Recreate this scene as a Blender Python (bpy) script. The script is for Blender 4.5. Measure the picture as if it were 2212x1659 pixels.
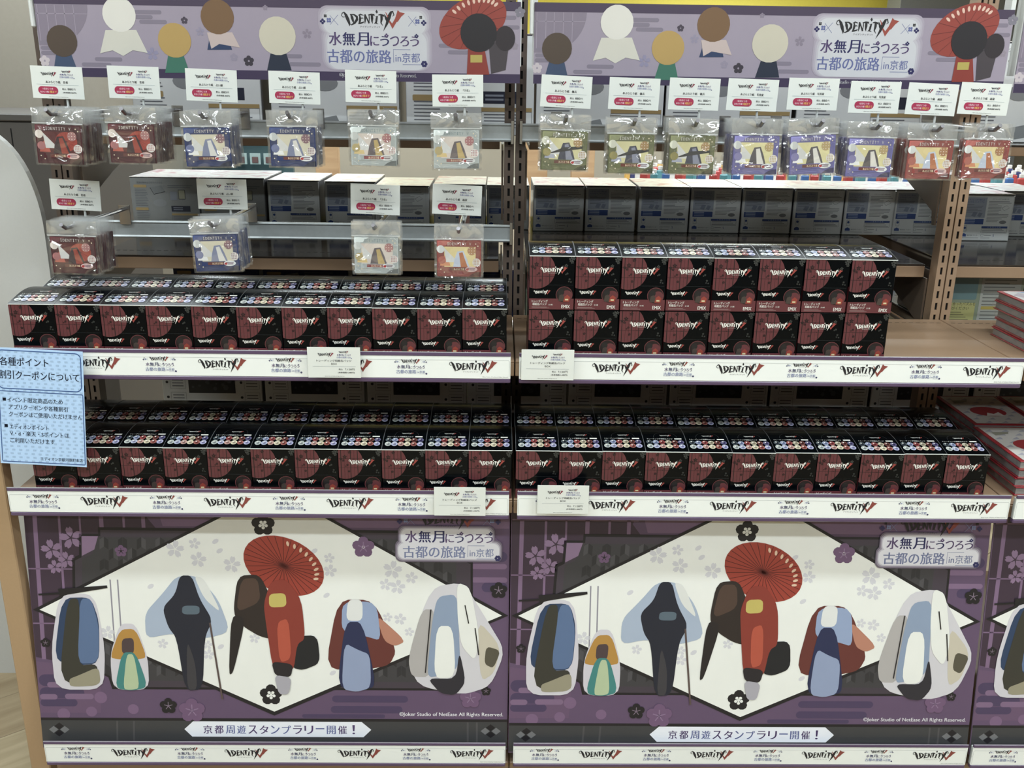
import bpy, math, random
from mathutils import Matrix, Vector
from mathutils.geometry import tessellate_polygon
random.seed(7)
S = bpy.context.scene
COL = S.collection
for o in list(bpy.data.objects):
    bpy.data.objects.remove(o)

# ------------------------------------------------------------------ camera
YAW, PITCH, ROLL, FPX = 0.01635, 0.30918, 0.01472, 2056.83
fw = Vector((math.sin(YAW) * math.cos(PITCH), math.cos(YAW) * math.cos(PITCH), -math.sin(PITCH)))
rt = Vector((math.cos(YAW), -math.sin(YAW), 0))
up = rt.cross(fw)
r2 = math.cos(ROLL) * rt + math.sin(ROLL) * up
u2 = -math.sin(ROLL) * rt + math.cos(ROLL) * up
cd = bpy.data.cameras.new('camera')
cam = bpy.data.objects.new('camera', cd)
COL.objects.link(cam)
M = Matrix.Identity(4)
for i in range(3):
    M[i][0], M[i][1], M[i][2] = r2[i], u2[i], -fw[i]
M[0][3], M[1][3], M[2][3] = -0.0305, -1.9427, 1.3781
cam.matrix_world = M
cd.sensor_fit = 'HORIZONTAL'
cd.sensor_width = 36
cd.lens = FPX / 2212 * 36
cd.clip_start = 0.02
S.camera = cam

# ------------------------------------------------------------------ world, lights, exposure
wd = bpy.data.worlds.new('world')
S.world = wd
wd.use_nodes = True
wd.node_tree.nodes['Background'].inputs[0].default_value = (0.8, 0.9, 1, 1)
wd.node_tree.nodes['Background'].inputs[1].default_value = 0.15
S.view_settings.view_transform = 'Standard'
S.view_settings.look = 'None'
S.view_settings.gamma = 1
S.view_settings.exposure = 0.3
S.view_settings.use_curve_mapping = False
try:
    S.cycles.transparent_max_bounces = 40
    S.cycles.max_bounces = 8
    S.cycles.diffuse_bounces = 3
    S.cycles.glossy_bounces = 3
    S.cycles.caustics_reflective = False
    S.cycles.caustics_refractive = False
except Exception:
    pass


def lamp(x, y, z, sx, sy, power, col=(0.86, 0.965, 1.0)):
    l = bpy.data.lights.new('ceiling_lamp', 'AREA')
    l.shape = 'RECTANGLE'
    l.size, l.size_y, l.energy, l.color = sx, sy, power, col
    o = bpy.data.objects.new('ceiling_lamp', l)
    COL.objects.link(o)
    o.location = (x, y, z)


LAMPS = [(-2.6, -2.35), (0.1, -2.35), (2.8, -2.35), (-1.6, -1.05), (1.2, -1.05), (3.4, -1.05),
         (-2.0, -4.2), (0.8, -4.2), (3.6, -4.2), (-1.6, 1.3), (1.2, 1.3), (-1.6, 3.3), (1.4, 3.3), (4.0, 3.3), (-4.2, 3.3), (-3.0, 6.2), (0.4, 6.2), (3.6, 6.2), (-2.0, 9.2), (2.6, 9.2)]  # frontmost row and both far rear rows added to brighten boxes and floor
for x, y in LAMPS:
    lamp(x, y, 2.77, 1.25, 0.16, (20 if y > -2 else (26 if y > -3 else 34)) if y < 0 else (38 if y < 5 else 60))


# ------------------------------------------------------------------ helpers
def lin(c):
    c = c / 255
    return c / 12.92 if c <= 0.04045 else ((c + 0.055) / 1.055) ** 2.4


def C(r, g, b):
    return (lin(r), lin(g), lin(b), 1)


MATS = {}


def mat(name, col, rough=0.5, metal=0.0, noise=None, bump=0.0, coat=0.0, spec=0.5, emit=0.0, alpha=1.0):
    if name in MATS:
        return MATS[name]
    m = bpy.data.materials.new(name)
    m.use_nodes = True
    nt = m.node_tree
    b = nt.nodes['Principled BSDF']
    b.inputs['Base Color'].default_value = col
    b.inputs['Roughness'].default_value = rough
    b.inputs['Metallic'].default_value = metal
    b.inputs['Specular IOR Level'].default_value = spec
    b.inputs['Coat Weight'].default_value = coat
    b.inputs['Coat Roughness'].default_value = 0.12
    if emit:
        b.inputs['Emission Color'].default_value = col
        b.inputs['Emission Strength'].default_value = emit
    sc, amt = noise if noise else (60, 0.05)
    tc = nt.nodes.new('ShaderNodeTexCoord')
    n = nt.nodes.new('ShaderNodeTexNoise')
    n.inputs['Scale'].default_value = sc
    n.inputs['Detail'].default_value = 3
    nt.links.new(tc.outputs['Object'], n.inputs['Vector'])
    r = nt.nodes.new('ShaderNodeMapRange')
    r.inputs['To Min'].default_value = 1 - amt
    r.inputs['To Max'].default_value = 1 + amt
    nt.links.new(n.outputs['Fac'], r.inputs['Value'])
    mx = nt.nodes.new('ShaderNodeVectorMath')
    mx.operation = 'SCALE'
    mx.inputs[0].default_value = col[:3]
    nt.links.new(r.outputs['Result'], mx.inputs['Scale'])
    nt.links.new(mx.outputs['Vector'], b.inputs['Base Color'])
    if bump:
        bp = nt.nodes.new('ShaderNodeBump')
        bp.inputs['Strength'].default_value = bump
        bp.inputs['Distance'].default_value = 0.002
        nt.links.new(n.outputs['Fac'], bp.inputs['Height'])
        nt.links.new(bp.outputs['Normal'], b.inputs['Normal'])
    MATS[name] = m
    return m


def ink(r, g, b, rough=0.45, tag=''):
    c = C(r, g, b)
    lum = 0.3 * c[0] + 0.6 * c[1] + 0.1 * c[2]
    k = 0.80 + 0.20 * min(1, (min(r, g, b) / 225) ** 2)      # printing inks are duller than paper
    return mat('ink_%d_%d_%d%s' % (r, g, b, tag), tuple((v * 0.86 + lum * 0.14) * k for v in c[:3]) + (1,), rough, noise=(25, 0.03))


def film(name, gloss=0.10, haze=0.05, tint=0.985, crinkle=0.004, scale=45, rough=0.12):
    """thin clear plastic: mostly see-through, with crinkled glints"""
    m = bpy.data.materials.new(name)
    m.use_nodes = True
    nt = m.node_tree
    nt.nodes.clear()
    N = nt.nodes.new
    out = N('ShaderNodeOutputMaterial')
    tr = N('ShaderNodeBsdfTransparent')
    tr.inputs[0].default_value = (tint, tint, tint, 1)
    gl = N('ShaderNodeBsdfGlossy')
    gl.inputs['Color'].default_value = (1, 1, 1, 1)
    gl.inputs['Roughness'].default_value = rough
    df = N('ShaderNodeBsdfDiffuse')
    df.inputs[0].default_value = (0.82, 0.85, 0.85, 1)
    tc = N('ShaderNodeTexCoord')
    ob = N('ShaderNodeObjectInfo')
    mu = N('ShaderNodeMath')
    mu.operation = 'MULTIPLY'
    mu.inputs[1].default_value = 37.0
    nt.links.new(ob.outputs['Random'], mu.inputs[0])
    ad = N('ShaderNodeVectorMath')
    ad.operation = 'ADD'
    nt.links.new(tc.outputs['Object'], ad.inputs[0])
    nt.links.new(mu.outputs[0], ad.inputs[1])
    n = N('ShaderNodeTexNoise')
    n.inputs['Scale'].default_value = scale
    n.inputs['Detail'].default_value = 1.0
    n.inputs['Distortion'].default_value = 0.8
    nt.links.new(ad.outputs[0], n.inputs['Vector'])
    bp = N('ShaderNodeBump')
    bp.inputs['Strength'].default_value = 1.0
    bp.inputs['Distance'].default_value = crinkle
    nt.links.new(n.outputs['Fac'], bp.inputs['Height'])
    nt.links.new(bp.outputs['Normal'], gl.inputs['Normal'])
    m1 = N('ShaderNodeMixShader')
    m1.inputs[0].default_value = haze
    nt.links.new(tr.outputs[0], m1.inputs[1])
    nt.links.new(df.outputs[0], m1.inputs[2])
    m2 = N('ShaderNodeMixShader')
    m2.inputs[0].default_value = gloss
    nt.links.new(m1.outputs[0], m2.inputs[1])
    nt.links.new(gl.outputs[0], m2.inputs[2])
    nt.links.new(m2.outputs[0], out.inputs[0])
    MATS[name] = m
    return m


def wood(name, c1, c2, sx=1.0, sy=8.0, rough=0.45):
    m = bpy.data.materials.new(name)
    m.use_nodes = True
    nt = m.node_tree
    b = nt.nodes['Principled BSDF']
    b.inputs['Roughness'].default_value = rough
    tc = nt.nodes.new('ShaderNodeTexCoord')
    mp = nt.nodes.new('ShaderNodeMapping')
    mp.inputs['Scale'].default_value = (sx, sy, sy)
    n = nt.nodes.new('ShaderNodeTexNoise')
    n.inputs['Scale'].default_value = 3
    n.inputs['Detail'].default_value = 6
    n.inputs['Distortion'].default_value = 0.6
    cr = nt.nodes.new('ShaderNodeValToRGB')
    cr.color_ramp.elements[0].color = c1
    cr.color_ramp.elements[0].position = 0.3
    cr.color_ramp.elements[1].color = c2
    cr.color_ramp.elements[1].position = 0.75
    nt.links.new(tc.outputs['Object'], mp.inputs[0])
    nt.links.new(mp.outputs[0], n.inputs['Vector'])
    nt.links.new(n.outputs['Fac'], cr.inputs[0])
    nt.links.new(cr.outputs[0], b.inputs['Base Color'])
    MATS[name] = m
    return m


class MB:
    """collects faces and links them as one mesh object"""
    def __init__(s):
        s.v, s.f, s.mi, s.mats = [], [], [], []

    def m(s, mt):
        if mt not in s.mats:
            s.mats.append(mt)
        return s.mats.index(mt)

    def add(s, vs, fs, mt):
        o = len(s.v)
        s.v += [tuple(v) for v in vs]
        i = s.m(mt)
        for f in fs:
            s.f.append([a + o for a in f])
            s.mi.append(i)

    def box(s, x0, x1, y0, y1, z0, z1, mt, top=None):
        vs = [(x0, y0, z0), (x1, y0, z0), (x1, y1, z0), (x0, y1, z0), (x0, y0, z1), (x1, y0, z1), (x1, y1, z1), (x0, y1, z1)]
        fs = [(0, 3, 2, 1), (0, 1, 5, 4), (1, 2, 6, 5), (2, 3, 7, 6), (3, 0, 4, 7)]
        s.add(vs, fs, mt)
        s.add([vs[4], vs[5], vs[6], vs[7]], [(0, 1, 2, 3)], top or mt)

    def cham(s, x0, x1, y0, y1, z0, z1, mt, c=0.002):
        """box with its four vertical and all horizontal edges chamfered"""
        def ring(z, e):
            return [(x0 + c + e, y0 + e, z), (x1 - c - e, y0 + e, z), (x1 - e, y0 + c + e, z), (x1 - e, y1 - c - e, z),
                    (x1 - c - e, y1 - e, z), (x0 + c + e, y1 - e, z), (x0 + e, y1 - c - e, z), (x0 + e, y0 + c + e, z)]
        vs = ring(z0, c) + ring(z0 + c, 0) + ring(z1 - c, 0) + ring(z1, c)
        fs = [tuple(range(7, -1, -1)), tuple(range(24, 32))]
        for k in range(3):
            for i in range(8):
                j = (i + 1) % 8
                fs.append((k * 8 + i, k * 8 + j, k * 8 + 8 + j, k * 8 + 8 + i))
        s.add(vs, fs, mt)

    def prism(s, pts, axis, a, b, mt):
        """outline pts (2D) extruded along axis from a to b"""
        n = len(pts)
        def P(p, t):
            if axis == 'x':
                return (t, p[0], p[1])
            if axis == 'y':
                return (p[0], t, p[1])
            return (p[0], p[1], t)
        vs = [P(p, a) for p in pts] + [P(p, b) for p in pts]
        tri = tessellate_polygon([[Vector((p[0], p[1], 0)) for p in pts]])
        fs = [tuple(t) for t in tri] + [tuple(i + n for i in t[::-1]) for t in tri]
        fs += [(i, (i + 1) % n, n + (i + 1) % n, n + i) for i in range(n)]
        s.add(vs, fs, mt)

    def tube(s, pts, r, mt, n=8):
        rings = []
        for i, p in enumerate(pts):
            p = Vector(p)
            d = (Vector(pts[min(i + 1, len(pts) - 1)]) - Vector(pts[max(i - 1, 0)])).normalized()
            a = d.cross(Vector((0, 0, 1)))
            if a.length < 0.1:
                a = d.cross(Vector((1, 0, 0)))
            a.normalize()
            b = d.cross(a)
            rings.append([p + r * (math.cos(t) * a + math.sin(t) * b) for t in [k * 2 * math.pi / n for k in range(n)]])
        vs = [v for g in rings for v in g]
        fs = []
        for i in range(len(pts) - 1):
            for k in range(n):
                j = (k + 1) % n
                fs.append((i * n + k, i * n + j, (i + 1) * n + j, (i + 1) * n + k))
        fs += [tuple(range(n)), tuple(range(len(vs) - 1, len(vs) - 1 - n, -1))]
        s.add(vs, fs, mt)

    def mesh(s, name, fix=True, smooth=False):
        me = bpy.data.meshes.new(name)
        me.from_pydata(s.v, [], s.f)
        for mt in s.mats:
            me.materials.append(mt)
        me.polygons.foreach_set('material_index', s.mi)
        if smooth:
            me.polygons.foreach_set('use_smooth', [True] * len(me.polygons))
        me.update()
        if fix:
            import bmesh
            bm = bmesh.new()
            bm.from_mesh(me)
            bmesh.ops.recalc_face_normals(bm, faces=bm.faces)
            bm.to_mesh(me)
            bm.free()
        return me

    def build(s, name, parent=None, fix=True, smooth=False):
        return obj(name, s.mesh(name, fix, smooth), parent)


def obj(name, me, parent=None, loc=None):
    o = bpy.data.objects.new(name, me)
    COL.objects.link(o)
    if parent:
        o.parent = parent
    if loc:
        o.location = loc
    return o


def tag(o, label=None, cat=None, group=None, kind=None):
    if label:
        o['label'] = label
    if cat:
        o['category'] = cat
    if group:
        o['group'] = group
    if kind:
        o['kind'] = kind
    return o


def empty(name, loc, rot=(0, 0, 0)):
    o = bpy.data.objects.new(name, None)
    COL.objects.link(o)
    o.location = loc
    o.rotation_euler = rot
    o.empty_display_size = 0.02
    return o


def copy_tree(o, parent=None):
    c = o.copy()
    COL.objects.link(c)
    c.parent = parent
    for ch in list(o.children):
        copy_tree(ch, c)
    return c


# flat print: 2D shapes laid on a surface, stacked in hair-thin layers
GL = {}


def glyphs(s, bold):
    k = (s, bold)
    if k not in GL:
        c = bpy.data.curves.new('t', 'FONT')
        c.body = s
        c.resolution_u = 3
        c.offset = bold
        o = bpy.data.objects.new('t', c)
        COL.objects.link(o)
        bpy.context.view_layer.update()
        me = bpy.data.meshes.new_from_object(o.evaluated_get(bpy.context.evaluated_depsgraph_get()))
        vs = [(v.co.x, v.co.y) for v in me.vertices]
        fs = [list(p.vertices) for p in me.polygons]
        bpy.data.objects.remove(o)
        bpy.data.curves.remove(c)
        bpy.data.meshes.remove(me)
        x0 = min([v[0] for v in vs] or [0]); x1 = max([v[0] for v in vs] or [1])
        y0 = min([v[1] for v in vs] or [0]); y1 = max([v[1] for v in vs] or [1])
        GL[k] = ([((v[0] - x0), (v[1] - y0)) for v in vs], fs, x1 - x0, y1 - y0)
    return GL[k]


class Art(MB):
    def __init__(s, fn):
        super().__init__()
        s.fn = fn

    def put(s, pts, fs, mt, L):
        s.add([s.fn(p[0], p[1], L) for p in pts], fs, mt)

    def poly(s, pts, mt, L=1):
        tri = tessellate_polygon([[Vector((p[0], p[1], 0)) for p in pts]])
        s.put(pts, [tuple(t) for t in tri], mt, L)

    def rect(s, x0, y0, x1, y1, mt, L=1):
        s.put([(x0, y0), (x1, y0), (x1, y1), (x0, y1)], [(0, 1, 2, 3)], mt, L)

    def disc(s, x, y, rx, mt, L=1, ry=None, n=20, rot=0):
        ry = ry or rx
        ps = []
        for k in range(n):
            a = 2 * math.pi * k / n
            px, py = rx * math.cos(a), ry * math.sin(a)
            ps.append((x + px * math.cos(rot) - py * math.sin(rot), y + px * math.sin(rot) + py * math.cos(rot)))
        s.put([(x, y)] + ps, [(0, 1 + k, 1 + (k + 1) % n) for k in range(n)], mt, L)

    def rrect(s, x0, y0, x1, y1, r, mt, L=1, n=5):
        ps = []
        for cx, cy, a0 in ((x1 - r, y1 - r, 0), (x0 + r, y1 - r, 90), (x0 + r, y0 + r, 180), (x1 - r, y0 + r, 270)):
            for k in range(n + 1):
                a = math.radians(a0 + 90 * k / n)
                ps.append((cx + r * math.cos(a), cy + r * math.sin(a)))
        c = ((x0 + x1) / 2, (y0 + y1) / 2)
        m = len(ps)
        s.put([c] + ps, [(0, 1 + k, 1 + (k + 1) % m) for k in range(m)], mt, L)
        return ps

    def frame(s, x0, y0, x1, y1, r, w, mt, L=1, n=5):
        a, b = [], []
        for cx, cy, a0 in ((x1 - r, y1 - r, 0), (x0 + r, y1 - r, 90), (x0 + r, y0 + r, 180), (x1 - r, y0 + r, 270)):
            for k in range(n + 1):
                t = math.radians(a0 + 90 * k / n)
                a.append((cx + r * math.cos(t), cy + r * math.sin(t)))
                b.append((cx + (r - w) * math.cos(t), cy + (r - w) * math.sin(t)))
        m = len(a)
        s.put(a + b, [(k, (k + 1) % m, m + (k + 1) % m, m + k) for k in range(m)], mt, L)

    def line(s, pts, w, mt, L=1):
        """polyline with width w, or (x, y, w) points for a brush stroke"""
        q = []
        n = len(pts)
        for i, p in enumerate(pts):
            a = pts[max(i - 1, 0)]; b = pts[min(i + 1, n - 1)]
            dx, dy = b[0] - a[0], b[1] - a[1]
            l = math.hypot(dx, dy) or 1
            ww = (p[2] * w if len(p) > 2 else w) / 2
            q += [(p[0] - dy / l * ww, p[1] + dx / l * ww), (p[0] + dy / l * ww, p[1] - dx / l * ww)]
        s.put(q, [(2 * i, 2 * i + 1, 2 * i + 3, 2 * i + 2) for i in range(n - 1)], mt, L)

    def flower(s, x, y, r, mt, L=1, petals=5, rot=90, fat=0.42, eye=None, notch=False):
        for k in range(petals):
            a = math.radians(rot + k * 360 / petals)
            cx, cy = x + math.cos(a) * r * 0.56, y + math.sin(a) * r * 0.56
            if notch:
                c, sn = math.cos(a), math.sin(a)
                pl = [(0.1, 0), (0.4, 0.26), (0.75, 0.30), (1.0, 0.14), (0.88, 0), (1.0, -0.14), (0.75, -0.30), (0.4, -0.26)]
                s.poly([(x + r * (p * c - q * sn), y + r * (p * sn + q * c)) for p, q in pl], mt, L)
            else:
                s.disc(cx, cy, r * fat, mt, L + 0.01 * k, ry=r * fat * 0.98, n=10)
        if eye:
            for k in range(petals):
                a = math.radians(rot + k * 360 / petals)
                s.line([(x, y), (x + math.cos(a) * r * 0.5, y + math.sin(a) * r * 0.5)], r * 0.08, eye, L + 1)

    def cloud(s, x0, x1, y, h, mt, L=1):
        s.rrect(x0, y - h / 2, x1, y + h / 2, h / 2.01, mt, L, 4)

    def text(s, t, x, y, h, mt, L=1, w=None, al='c', bold=0.0):
        """t set with its lower edge at y, height h (or squeezed to width w)"""
        vs, fs, gw, gh = glyphs(t, 0)
        k = h / gh
        kx = (w / gw) if w else k
        W = gw * kx
        ox = x - (W / 2 if al == 'c' else (W if al == 'r' else 0))
        for d in ((0,) if not bold else (-bold, bold)):      # heavier weight: struck twice
            s.put([(ox + p[0] * kx + d * h, y + p[1] * k) for p in vs], fs, mt, L)

    STROKES = [
        [(585, 330, 4), (548, 335, 8), (522, 312, 9), (535, 272, 11), (565, 255, 15), (600, 300, 32), (630, 370, 38), (655, 440, 24), (657, 482, 3)],
        [(672, 285, 6), (690, 300, 18), (705, 340, 32), (722, 400, 22), (728, 428, 4)],
        [(668, 288, 8), (740, 292, 15), (788, 325, 27), (790, 370, 30), (745, 430, 24), (690, 460, 11), (652, 440, 4)],
        [(812, 295, 4), (838, 305, 14), (845, 350, 26), (838, 400, 24), (818, 440, 8)],
        [(815, 302, 5), (850, 285, 16), (908, 302, 5)],
        [(842, 350, 12), (888, 345, 11), (900, 358, 3)],
        [(808, 442, 7), (850, 430, 17), (900, 415, 14), (910, 398, 3)],
        [(924, 285, 6), (933, 330, 24), (930, 390, 17), (924, 438, 4)],
        [(930, 285, 14), (962, 350, 14), (1000, 430, 20)],
        [(1000, 288, 8), (1003, 340, 12), (1000, 432, 6)],
        [(985, 294, 8), (1040, 285, 19), (1088, 290, 19), (1096, 312, 4)],
        [(1050, 288, 26), (1052, 350, 30), (1050, 400, 17), (1060, 436, 3)],
        [(1108, 322, 4), (1140, 312, 22), (1130, 360, 24), (1122, 410, 22), (1088, 438, 4)],
        [(1118, 428, 13), (1158, 440, 4)],
        [(1162, 292, 8), (1200, 285, 17), (1255, 300, 19), (1264, 324, 4)],
        [(1218, 298, 28), (1218, 360, 28), (1206, 420, 15), (1240, 472, 3)],
        [(1268, 278, 6), (1298, 350, 28), (1320, 395, 26)],
        [(1405, 310, 6), (1434, 290, 12), (1412, 228, 15), (1385, 242, 26), (1342, 330, 46), (1308, 430, 28), (1243, 556, 2)],
    ]
    VEE = [(1500, 205), (1538, 240), (1626, 258), (1560, 315), (1500, 395), (1478, 402), (1405, 515), (1342, 402), (1355, 372), (1400, 428), (1452, 345), (1488, 245)]
    VEE2 = [(1280, 235), (1302, 255), (1336, 312), (1322, 334)]

    def logo(s, cx, cy, w, dark, red, L=1, sub=None):
        k = w / 1110

        def q(p):
            return (cx + (p[0] - 1070) * k, cy - (p[1] - 375) * k) + tuple(p[2:])
        for st in s.STROKES:
            s.line([q(p) for p in st], k * (1.5 if w > 0.05 else 1.6), dark, L)
        s.poly([q(p) for p in [(1135, 203), (1158, 245), (1137, 272), (1113, 240)]], dark, L)
        s.poly([q(p) for p in s.VEE], red, L + 0.5)
        s.poly([q(p) for p in s.VEE2], red, L + 0.5)
        if sub:
            s.text('アイデンティティV', *q((1012, 505)), 34 * k, sub, L, w=350 * k)

    def tourlogo(s, cx, cy, w, L, dark, red, navy, slate, plum, deco=True):
        """the three-line tour mark, w = width of its second line"""
        k = w / 1600
        s.logo(cx, cy + 315 * k, 1110 * k, dark, red, L, dark)
        if deco:
            for sg in (-1, 1):
                s.line([(cx + sg * 610 * k, cy + 390 * k), (cx + sg * 750 * k, cy + 230 * k)], 7 * k, slate, L)
                s.line([(cx + sg * 750 * k, cy + 380 * k), (cx + sg * 610 * k, cy + 220 * k)], 7 * k, slate, L)
                s.flower(cx + sg * 770 * k, cy + 300 * k, 48 * k, slate, L, 4, 45)
                s.flower(cx + sg * 880 * k, cy + 280 * k, 50 * k, navy, L, 4, 0)
                s.flower(cx + sg * 830 * k, cy + 370 * k, 30 * k, dark, L, 4, 45)
        chars = [('水', plum), ('無', navy), ('月', navy), ('に', plum), ('う', navy), ('つ', plum), ('ろ', plum), ('う', plum)]
        x = cx - 780 * k
        for i, (c, m_) in enumerate(chars):
            wd_ = 215 * k if i < 3 else 150 * k
            h = 220 * k if i < 3 else 165 * k
            s.text(c, x + wd_ / 2, cy - 110 * k, h, m_, L, w=wd_, bold=0.025)
            x += wd_ + 25 * k
        for j in (4, 7):
            s.flower(cx - 780 * k + 3 * 240 * k + (j - 3) * 175 * k + 110 * k, cy + 62 * k, 38 * k, navy if j == 7 else plum, L + 0.6, 4, 0)
        s.text('古都の旅路', cx - 260 * k, cy - 400 * k, 225 * k, slate, L, w=1120 * k, bold=0.02)
        s.text('in京都', cx + 590 * k, cy - 380 * k, 160 * k, slate, L, w=430 * k, bold=0.0065)
        s.line([(cx + 340 * k, cy - 380 * k), (cx + 340 * k, cy - 165 * k), (cx + 640 * k, cy - 165 * k)], 9 * k, slate, L)
        s.line([(cx + 500 * k, cy - 415 * k), (cx + 820 * k, cy - 415 * k)], 9 * k, slate, L)
        s.flower(cx + 880 * k, cy - 400 * k, 60 * k, navy, L, 6, 0)


def front(x0, z0, k=1.0, y=0.0, step=0.00013):
    """flat sheet facing the aisle (towards -Y)"""
    return lambda u, v, L: (x0 + u * k, y - 0.00025 - L * step, z0 + v * k)


# ------------------------------------------------------------------ materials
brown = mat('tan_painted_steel', C(150, 124, 100), 0.38, noise=(400, 0.04))
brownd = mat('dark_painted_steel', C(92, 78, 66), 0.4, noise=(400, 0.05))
postm = mat('upright_steel', C(150, 125, 102), 0.4, noise=(300, 0.05))
slotm = mat('slot_shadow', C(10, 9, 10), 0.9)
black = mat('gloss_black_card', C(4, 7, 10), 0.2, noise=(80, 0.08), spec=0.16)
maroon = mat('maroon_card', C(92, 38, 44), 0.35, noise=(60, 0.06))
whitep = mat('white_paper', C(220, 223, 218), 0.5, noise=(30, 0.02))
whiteg = mat('white_gloss_card', C(236, 239, 236), 0.28, noise=(30, 0.02))
purple = mat('purple_edge', C(88, 70, 98), 0.3, noise=(30, 0.04))
chrome = mat('chrome_wire', C(200, 200, 200), 0.2, metal=1.0)
alu = mat('brushed_aluminium', C(168, 174, 176), 0.42, metal=0.35, noise=(120, 0.1))
bagm = film('crinkled_cellophane', 0.11, 0.02, 0.99, 0.012, 26, 0.08)
headm = film('cellophane_header', 0.15, 0.10, 0.97, 0.014, 26, 0.08)
bagedge = film('cellophane_seal', 0.14, 0.45, 0.95, 0.002, 70)

# ------------------------------------------------------------------ setting
def structure(name, o, label=None):
    o.name = name
    o['kind'] = 'structure'
    return o


wood('pale_oak_floor', C(150, 134, 106), C(190, 174, 144), 1.0, 9.0, 0.42)
wood('pale_oak_floor_light', C(162, 146, 116), C(200, 184, 154), 1.0, 9.0, 0.42)
wood('pale_oak_floor_dark', C(142, 124, 96), C(182, 164, 134), 1.0, 9.0, 0.42)
m = MB()
m.box(-9, 9, -7, 11, -0.12, -0.012, mat('screed', C(120, 108, 90), 0.7))
fl = structure('floor', m.build('floor'))
fl.location.z = 0
# floor boards near the shelving: one mesh per board, joints recessed, running obliquely
bm_ = MB()
bm_.cham(-0.6, 0.6, -0.0745, 0.0745, -0.011, 0, MATS['pale_oak_floor'], 0.001)
bmesh_a = bm_.mesh('floor_board')
variants = [bmesh_a]
for nm in ('pale_oak_floor_light', 'pale_oak_floor_dark'):
    b2 = bmesh_a.copy()
    b2.materials[0] = MATS[nm]
    variants.append(b2)
ang = math.radians(38)
ca, sa = math.cos(ang), math.sin(ang)
cnt = 0
for j in range(-14, 26):
    off = (j * 0.37) % 1.2
    for i in range(-4, 6):
        u, v = i * 1.203 + off, j * 0.151
        x, y = u * ca - v * sa, u * sa + v * ca
        if (-2.6 < x < 2.2 and -1.1 < y < 0.9) and cnt < 290:
            b = obj('floor_board', variants[(i * 7 + j * 3) % 3], fl, (x, y, 0))
            b.rotation_euler = (0, 0, ang)
            cnt += 1
# remaining floor as one sheet of the same boards
m = MB()
for j in range(-70, 90):
    for i in range(-8, 10):
        off = (j * 0.37) % 1.2
        u, v = i * 1.203 + off, j * 0.151
        x, y = u * ca - v * sa, u * sa + v * ca
        if (-2.6 < x < 2.2 and -1.1 < y < 0.9) or abs(x) > 8.2 or y < -4.2 or y > 10.2:
            continue
        c = [(-0.6, -0.0745), (0.6, -0.0745), (0.6, 0.0745), (-0.6, 0.0745)]
        vs = [(x + p * ca - q * sa, y + p * sa + q * ca, 0.0) for p, q in c] + [(x + p * ca - q * sa, y + p * sa + q * ca, -0.011) for p, q in c]
        m.add(vs, [(0, 1, 2, 3), (0, 4, 5, 1), (1, 5, 6, 2), (2, 6, 7, 3), (3, 7, 4, 0)],
              MATS[['pale_oak_floor', 'pale_oak_floor_light', 'pale_oak_floor_dark'][(i * 7 + j * 3) % 3]])
o = m.build('floor_board', fl)
o['kind'] = 'stuff'

m = MB(); m.box(-9, 9, -7, 11, 2.9, 3.0, mat('ceiling_paint', C(215, 215, 210), 0.8))
structure('ceiling', m.build('ceiling'))
wallm = mat('store_wall', C(176, 168, 154), 0.7, noise=(3, 0.04))
m = MB(); m.box(-9, 9, 10.9, 11, 0, 2.9, wallm)
m.box(-9, 9, 10.86, 10.9, 1.9, 2.9, mat('yellow_band', C(238, 222, 96), 0.6))
structure('wall_back', m.build('wall_back'))
m = MB(); m.box(-9.1, -9, -7, 11, 0, 2.9, wallm); structure('wall_left', m.build('wall_left'))
m = MB(); m.box(9, 9.1, -7, 11, 0, 2.9, wallm); structure('wall_right', m.build('wall_right'))
m = MB(); m.box(-9, 9, -7.1, -7, 0, 2.9, wallm); structure('wall_front', m.build('wall_front'))
# lamp housings
hm = mat('lamp_housing', C(225, 225, 222), 0.5)
dm = mat('lamp_diffuser', (1, 1, 1, 1), 0.5, emit=5.0)
lp = empty('ceiling_light', (0, 0, 0))
m = MB(); m.box(-0.66, 0.66, -0.12, 0.12, 0.03, 0.12, hm); m.build('housing', lp)
m = MB(); m.box(-0.62, 0.62, -0.085, 0.085, 0.0, 0.029, dm); m.build('diffuser', lp)
for i, (x, y) in enumerate(LAMPS):
    o = lp if i == 0 else copy_tree(lp)
    o.location = (x, y, 2.78)
    tag(o, 'long white unseen ceiling lamp housing with a glowing diffuser above the shop aisles', 'light', 'ceiling lamps of the shop')

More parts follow.
